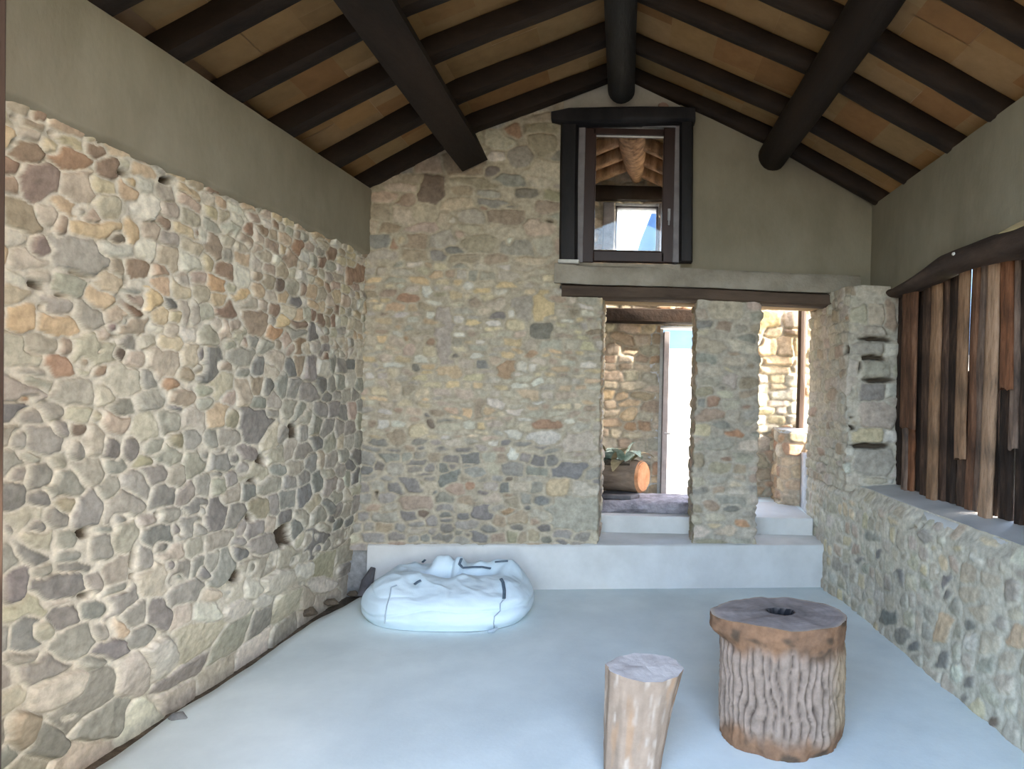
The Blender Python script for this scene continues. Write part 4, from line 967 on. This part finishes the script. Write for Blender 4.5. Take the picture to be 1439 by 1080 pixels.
# smaller split log
def split_log():
    t = thing('split_log', (.13, 2.93, 0), 'short pale split log standing on end, front left of the big stump', 'log')
    # bottom and top outlines (x, y), z up; triangular section widening to the upper right
    def ground(px, d): return ray(px, 1085)[0] * d
    top = [(852, 924, 2.99), (858, 928, 2.93), (878, 936, 2.885), (905, 946, 2.87), (930, 955, 2.89), (952, 958, 2.94), (961, 955, 3.00), (950, 944, 3.06), (937, 935, 3.09), (915, 926, 3.10), (893, 919, 3.10), (868, 920, 3.06)]
    zt = [.425, .420, .412, .402, .395, .40, .41, .42, .425, .43, .432, .43]
    T_ = [(ray(px, py)[0] * d, d) for px, py, d in top]
    bot = [(-.062, 2.96), (-.050, 2.90), (.0, 2.86), (.07, 2.845), (.13, 2.86), (.165, 2.90), (.175, 2.95), (.16, 3.0), (.13, 3.03), (.06, 3.04), (0, 3.03), (-.045, 3.0)]
    n = 96; nz = 56
    def loop(L, k=n):
        L = np.array(L + L[:1], float); s = np.linspace(0, len(L) - 1, k); i = np.minimum(s.astype(int), len(L) - 2); f = (s - i)[:, None]
        return L[i] * (1 - f) + L[i + 1] * f
    a, b_ = loop(bot), loop(T_); zz = loop([(z,) for z in zt])[:, 0]
    P = np.zeros((n, nz, 3)); cols = np.zeros((n, nz, 3))
    ang = np.linspace(0, 2 * PI, n)
    ca, sa = np.cos(ang), np.sin(ang)
    for j in range(nz):
        s = j / (nz - 1)
        s2 = s + .10 * math.sin(PI * s) * (-1)
        xy = a * (1 - s2) + b_ * s2
        c = xy.mean(0)
        k = 1 + .05 * fbm(ca * 4, sa * 4, s * 1.6, 12, 3) + .025 * fbm(ca * 9, sa * 9, s * 6, 13, 3)
        P[:, j, :2] = c + (xy - c) * k[:, None]; P[:, j, 2] = zz * s
        q = fbm(ca * 5, sa * 5, s * 2.0, 15, 3)
        w = sstep(.2, .5, fbm(ca * 7, sa * 7, s * 5, 18, 3))
        o = sstep(.15, .5, fbm(ca * 4, sa * 4, s * 2.5 + 4, 19, 3))
        c0 = np.array((.30, .22, .16)) * (1 + .25 * q)[:, None]
        c0 = c0 * (1 - o[:, None] * .6) + np.array((.36, .21, .115)) * o[:, None] * .6
        c0 = c0 * (1 - w[:, None] * .8) + np.array((.46, .375, .30)) * w[:, None] * .8
        cols[:, j] = c0
    P[-1] = P[0]; cols[-1] = cols[0]
    m = MB(); m.grid(P, np.clip(cols, .02, .8)); m.build('split_face', M['cutpale'], t, auto=False)
    m = MB(); rim = P[:, -1]; c = rim.mean(0)
    Q = np.stack([c + (rim - c) * s for s in np.linspace(1, 0, 12)], 1)
    Q[:, 1:, 2] += .004 * fbm(Q[:, 1:, 0] * 25, Q[:, 1:, 1] * 25, 0, 3, 3)
    m.grid(Q, flip=True); m.build('cut_top', M['cutlight'], t, auto=False)
split_log()

# ------------------------------------------------------------------ white bulk bag
def bag():
    cx, cy = -1.185, 4.93
    t = thing('bulk_bag', (cx, cy, 0), 'slumped white woven bulk bag with dark straps lying before the concrete step', 'bag')
    n, nr = 260, 90
    A = np.linspace(0, 2 * PI, n)
    ca, sa = np.cos(A), np.sin(A)
    pw = 2.7
    q = (np.abs(ca) ** pw + np.abs(sa) ** pw) ** (-1 / pw)
    P = np.zeros((n, nr, 3))
    hr = .27
    fx = lambda px, py, d: at(px, py, d)[:2]
    for j in range(nr):
        s = j / (nr - 1)
        phi = (s ** .8) * PI / 2
        rr = math.cos(phi) ** .42
        zz = math.sin(phi) ** .72
        # belly: widest a third of the way up, tucked at the floor
        k = min(1, zz / .8)
        tuck = .90 + .10 * math.sin(PI / 2 * min(1, k / .42))
        x, y = q * ca * rr * tuck, q * sa * rr * tuck
        Xw, Yw = cx + .58 * x, cy + .45 * y
        side = math.sin(PI * min(1, zz / .95)) if zz < .95 else 0
        crease = np.abs(fbm(ca * 2.2 + .5 * zz, sa * 2.2, zz * 3.0, 7, 3))
        horiz = np.abs(np.sin(7.5 * zz + 2.6 * fbm(ca * 1.4, sa * 1.4, 0, 9, 2)))
        w = side * (.030 * (crease - .2) - .022 * (1 - horiz) ** 2.5)
        Xw = Xw + ca * w; Yw = Yw + sa * w
        t_ = sstep(.55, .95, zz)
        front = .030 * np.exp(-((Yw - cy + .12 + .10 * np.abs(Xw - cx - .1)) / .10) ** 2)
        valley = -.085 * np.exp(-((Yw - cy - .04 - .12 * (Xw - cx)) / .055) ** 2) * sstep(-.32, -.10, Xw - cx) * sstep(.40, .22, Xw - cx)
        back = .040 * np.exp(-((Yw - cy - .20) / .10) ** 2)
        f1 = .085 * np.exp(-((Xw - cx + .10) / .075) ** 4) * np.exp(-((Yw - cy - .15) / .09) ** 2)
        f2 = .070 * np.exp(-((Xw - cx - .02) / .035) ** 4) * np.exp(-((Yw - cy - .13) / .10) ** 2)
        f3 = .050 * np.exp(-((Xw - cx - .36) / .12) ** 4) * np.exp(-((Yw - cy - .14) / .11) ** 2)
        rid = .030 * (1 - np.abs(fbm(Xw * 3.2 + 3, Yw * 4.0 + 1.3 * Xw, 0, 15, 3)) * 2.2) + .010 * fbm(Xw * 10, Yw * 12, 0, 17, 3)
        P[:, j, 0], P[:, j, 1] = Xw, Yw
        P[:, j, 2] = hr * zz * (1 + .05 * np.sin(A * 2 + .8)) + t_ * (front + valley + back + f1 + f2 + f3 + rid - .03)
    P[:, :, 2] = np.maximum(P[:, :, 2], .003)
    P[-1] = P[0]
    m = MB(); m.grid(P); m.build('bag_body', M['bag'], t, auto=False)
    rx_, rz_ = P[..., 0] / P[..., 1], (P[..., 2] - EYE) / P[..., 1]
    UPX = PX + F * (rx_ + ROLL * rz_); VPX = PY - F * (rz_ - ROLL * rx_)
    def on(px, py, lift=.006):
        dd = np.hypot(UPX - px, VPX - py)
        c = np.where(dd < max(3.0, dd.min() + .5), P[..., 1], 99)
        i, j = np.unravel_index(np.argmin(c), c.shape)
        x, y, z = at(px, py, P[i, j, 1]); return Vector((x, y - lift, z + lift * .6))
    # seams down the side, from photo positions on the front face
    def strip(name, pts, r, mat, lift=.006):
        m = MB(); m.tube([on(px, py, lift) for px, py in pts], [r] * len(pts), n=8, up=(0, -.6, 1), sub=2); return m.build(name, mat, t)
    strip('seam', [(558, 822), (550, 825), (548, 838), (544, 850), (542, 862), (541, 876)], (.004, .004), M['seam'], .004)
    strip('seam', [(707, 843), (703, 848), (703, 858), (695, 866), (694, 876), (695, 884)], (.004, .004), M['seam'], .004)
    strip('strap', [(704, 813), (707, 818), (709, 830), (708.5, 841)], (.011, .004), M['strap'])
    strip('strap', [(649, 785), (646, 793), (651, 798), (664, 797), (678, 797), (690, 799)], (.010, .004), M['strap'], .010)
    strip('strap', [(696, 790), (706, 789), (714, 788.5)], (.008, .004), M['strap'], .010)
    strip('strap', [(583, 821), (587, 818), (592, 815.5)], (.011, .004), M['strap'])
    strip('strap', [(594, 790), (598, 786.5)], (.010, .004), M['strap'])
    # little corner ties on the ground
    for px, py, d in ((535, 880, 4.62), (693, 886, 4.52)):
        m = MB(); x, y, z = at(px, py, d); m.tube([(x - .03, y, .012), (x, y - .01, .02), (x + .025, y + .02, .03)], [.010, .012, .006], n=8, noise=.2, seed=px); m.build('corner_tie', M['seam'], t)
bag()

# dark offcut lying in the corner behind the bag
m = MB(); m.tube([(-1.90, 5.22, .0), (-1.88, 5.27, .10), (-1.86, 5.32, .19)], [.035, .045, .02], n=8, noise=.3, seed=77)
m.build('dark_offcut', M['slate'], label='small dark lump in the corner between left wall, step and bag', cat='debris')

# ------------------------------------------------------------------ outdoors
m = MB(); m.add([(-60, -60, -.12), (60, -60, -.12), (60, .95, -.12), (-60, .95, -.12)], [(0, 1, 2, 3)]); m.build('ground_front', M['yard'], kind='structure', smooth=False)
m = MB(); m.add([(2.4, .95, -.2), (60, .95, -.2), (60, 7, -.2), (2.4, 7, -.2)], [(0, 1, 2, 3)]); m.build('ground_side', M['grass'], kind='structure', smooth=False)
m = MB(); m.add([(-60, 7.24, .47), (60, 7.24, .47), (60, 60, 4.7), (-60, 60, 4.7)], [(0, 1, 2, 3)]); m.build('ground_back', M['earth'], kind='structure', smooth=False)
m = MB()
P = np.zeros((40, 10, 3))
for i in range(40):
    for j in range(10):
        x = .3 + i * .05; y = 10.5 + j * .25
        P[i, j] = (x, y, .56 + .25 * max(0, float(fbm(x * 2, y * 2, 0, 3, 3)) + .3) * math.sin(PI * j / 9) * math.sin(PI * i / 39))
m.grid(P, flip=True); m.build('grass_patch', M['grass'], label='yellow-green grass patch outside the back door', cat='grass', kind='stuff', auto=False)
m = MB(); P = np.zeros((120, 8, 3))
for i in range(120):
    for j in range(8):
        x = -300 + i * 5; P[i, j] = (x, 240 + j * 12, -5 + (26 + 14 * float(fbm(x * .02, 0, 0, 8, 4)) + 60 * float(sstep(-12, 12, x))) * math.sin(PI * .5 * j / 7))
m.grid(P, flip=True); m.build('hills', M['hill'], kind='structure', auto=False)

# ------------------------------------------------------------------ light and camera
w = bpy.data.worlds.new('sky'); sc.world = w; w.use_nodes = True
nt = w.node_tree; bg = nt.nodes['Background']
sky = nt.nodes.new('ShaderNodeTexSky'); sky.sky_type = 'NISHITA'; sky.sun_disc = False
sky.sun_elevation = math.radians(36); sky.sun_rotation = math.radians(108); sky.air_density = 1.0; sky.dust_density = 2.5; sky.ozone_density = 1.0
nt.links.new(sky.outputs[0], bg.inputs['Color']); bg.inputs['Strength'].default_value = .30
L = bpy.data.lights.new('sun', 'SUN'); L.energy = 2.0; L.angle = math.radians(1.0); L.color = (1, .93, .82)
so = bpy.data.objects.new('sun', L); C.objects.link(so)
so.rotation_euler = Vector((-.87, .44, -.68)).to_track_quat('-Z', 'Y').to_euler(); so.location = (10, -3, 9)
def portal(name, loc, rot, sx, sy):
    l = bpy.data.lights.new(name, 'AREA'); l.shape = 'RECTANGLE'; l.size = sx; l.size_y = sy; l.cycles.is_portal = True
    o = bpy.data.objects.new(name, l); C.objects.link(o); o.location = loc; o.rotation_euler = rot
portal('portal_front', (.13, .90, 1.95), (-PI / 2, 0, PI), 3.0, 4.2)
portal('portal_door', ((DX0 + DX1) / 2, DF + .5, 1.35), (-PI / 2, 0, 0), .8, 1.75)
portal('portal_side', (2.4, 6.7, 1.8), (PI / 2, 0, PI / 2), 1.0, 1.3)

cam = bpy.data.cameras.new('camera'); cam.sensor_width = 36; cam.lens = F / 1439 * 36; cam.shift_x = -(PX - 719.5) / 1439; cam.clip_start = .05; cam.clip_end = 1000
co = bpy.data.objects.new('camera', cam); C.objects.link(co); co.location = (0, 0, EYE); co.rotation_euler = (PI / 2, -ROLL, 0)
sc.camera = co
vs = sc.view_settings; vs.view_transform = 'Standard'; vs.look = 'None'; vs.gamma = 1; vs.exposure = 3.3
sc.cycles.use_denoising = True
sc.cycles.diffuse_bounces = 8; sc.cycles.max_bounces = 12
sc.cycles.sample_clamp_indirect = 6
for o in bpy.data.objects:
    if '_o' in o: del o['_o']
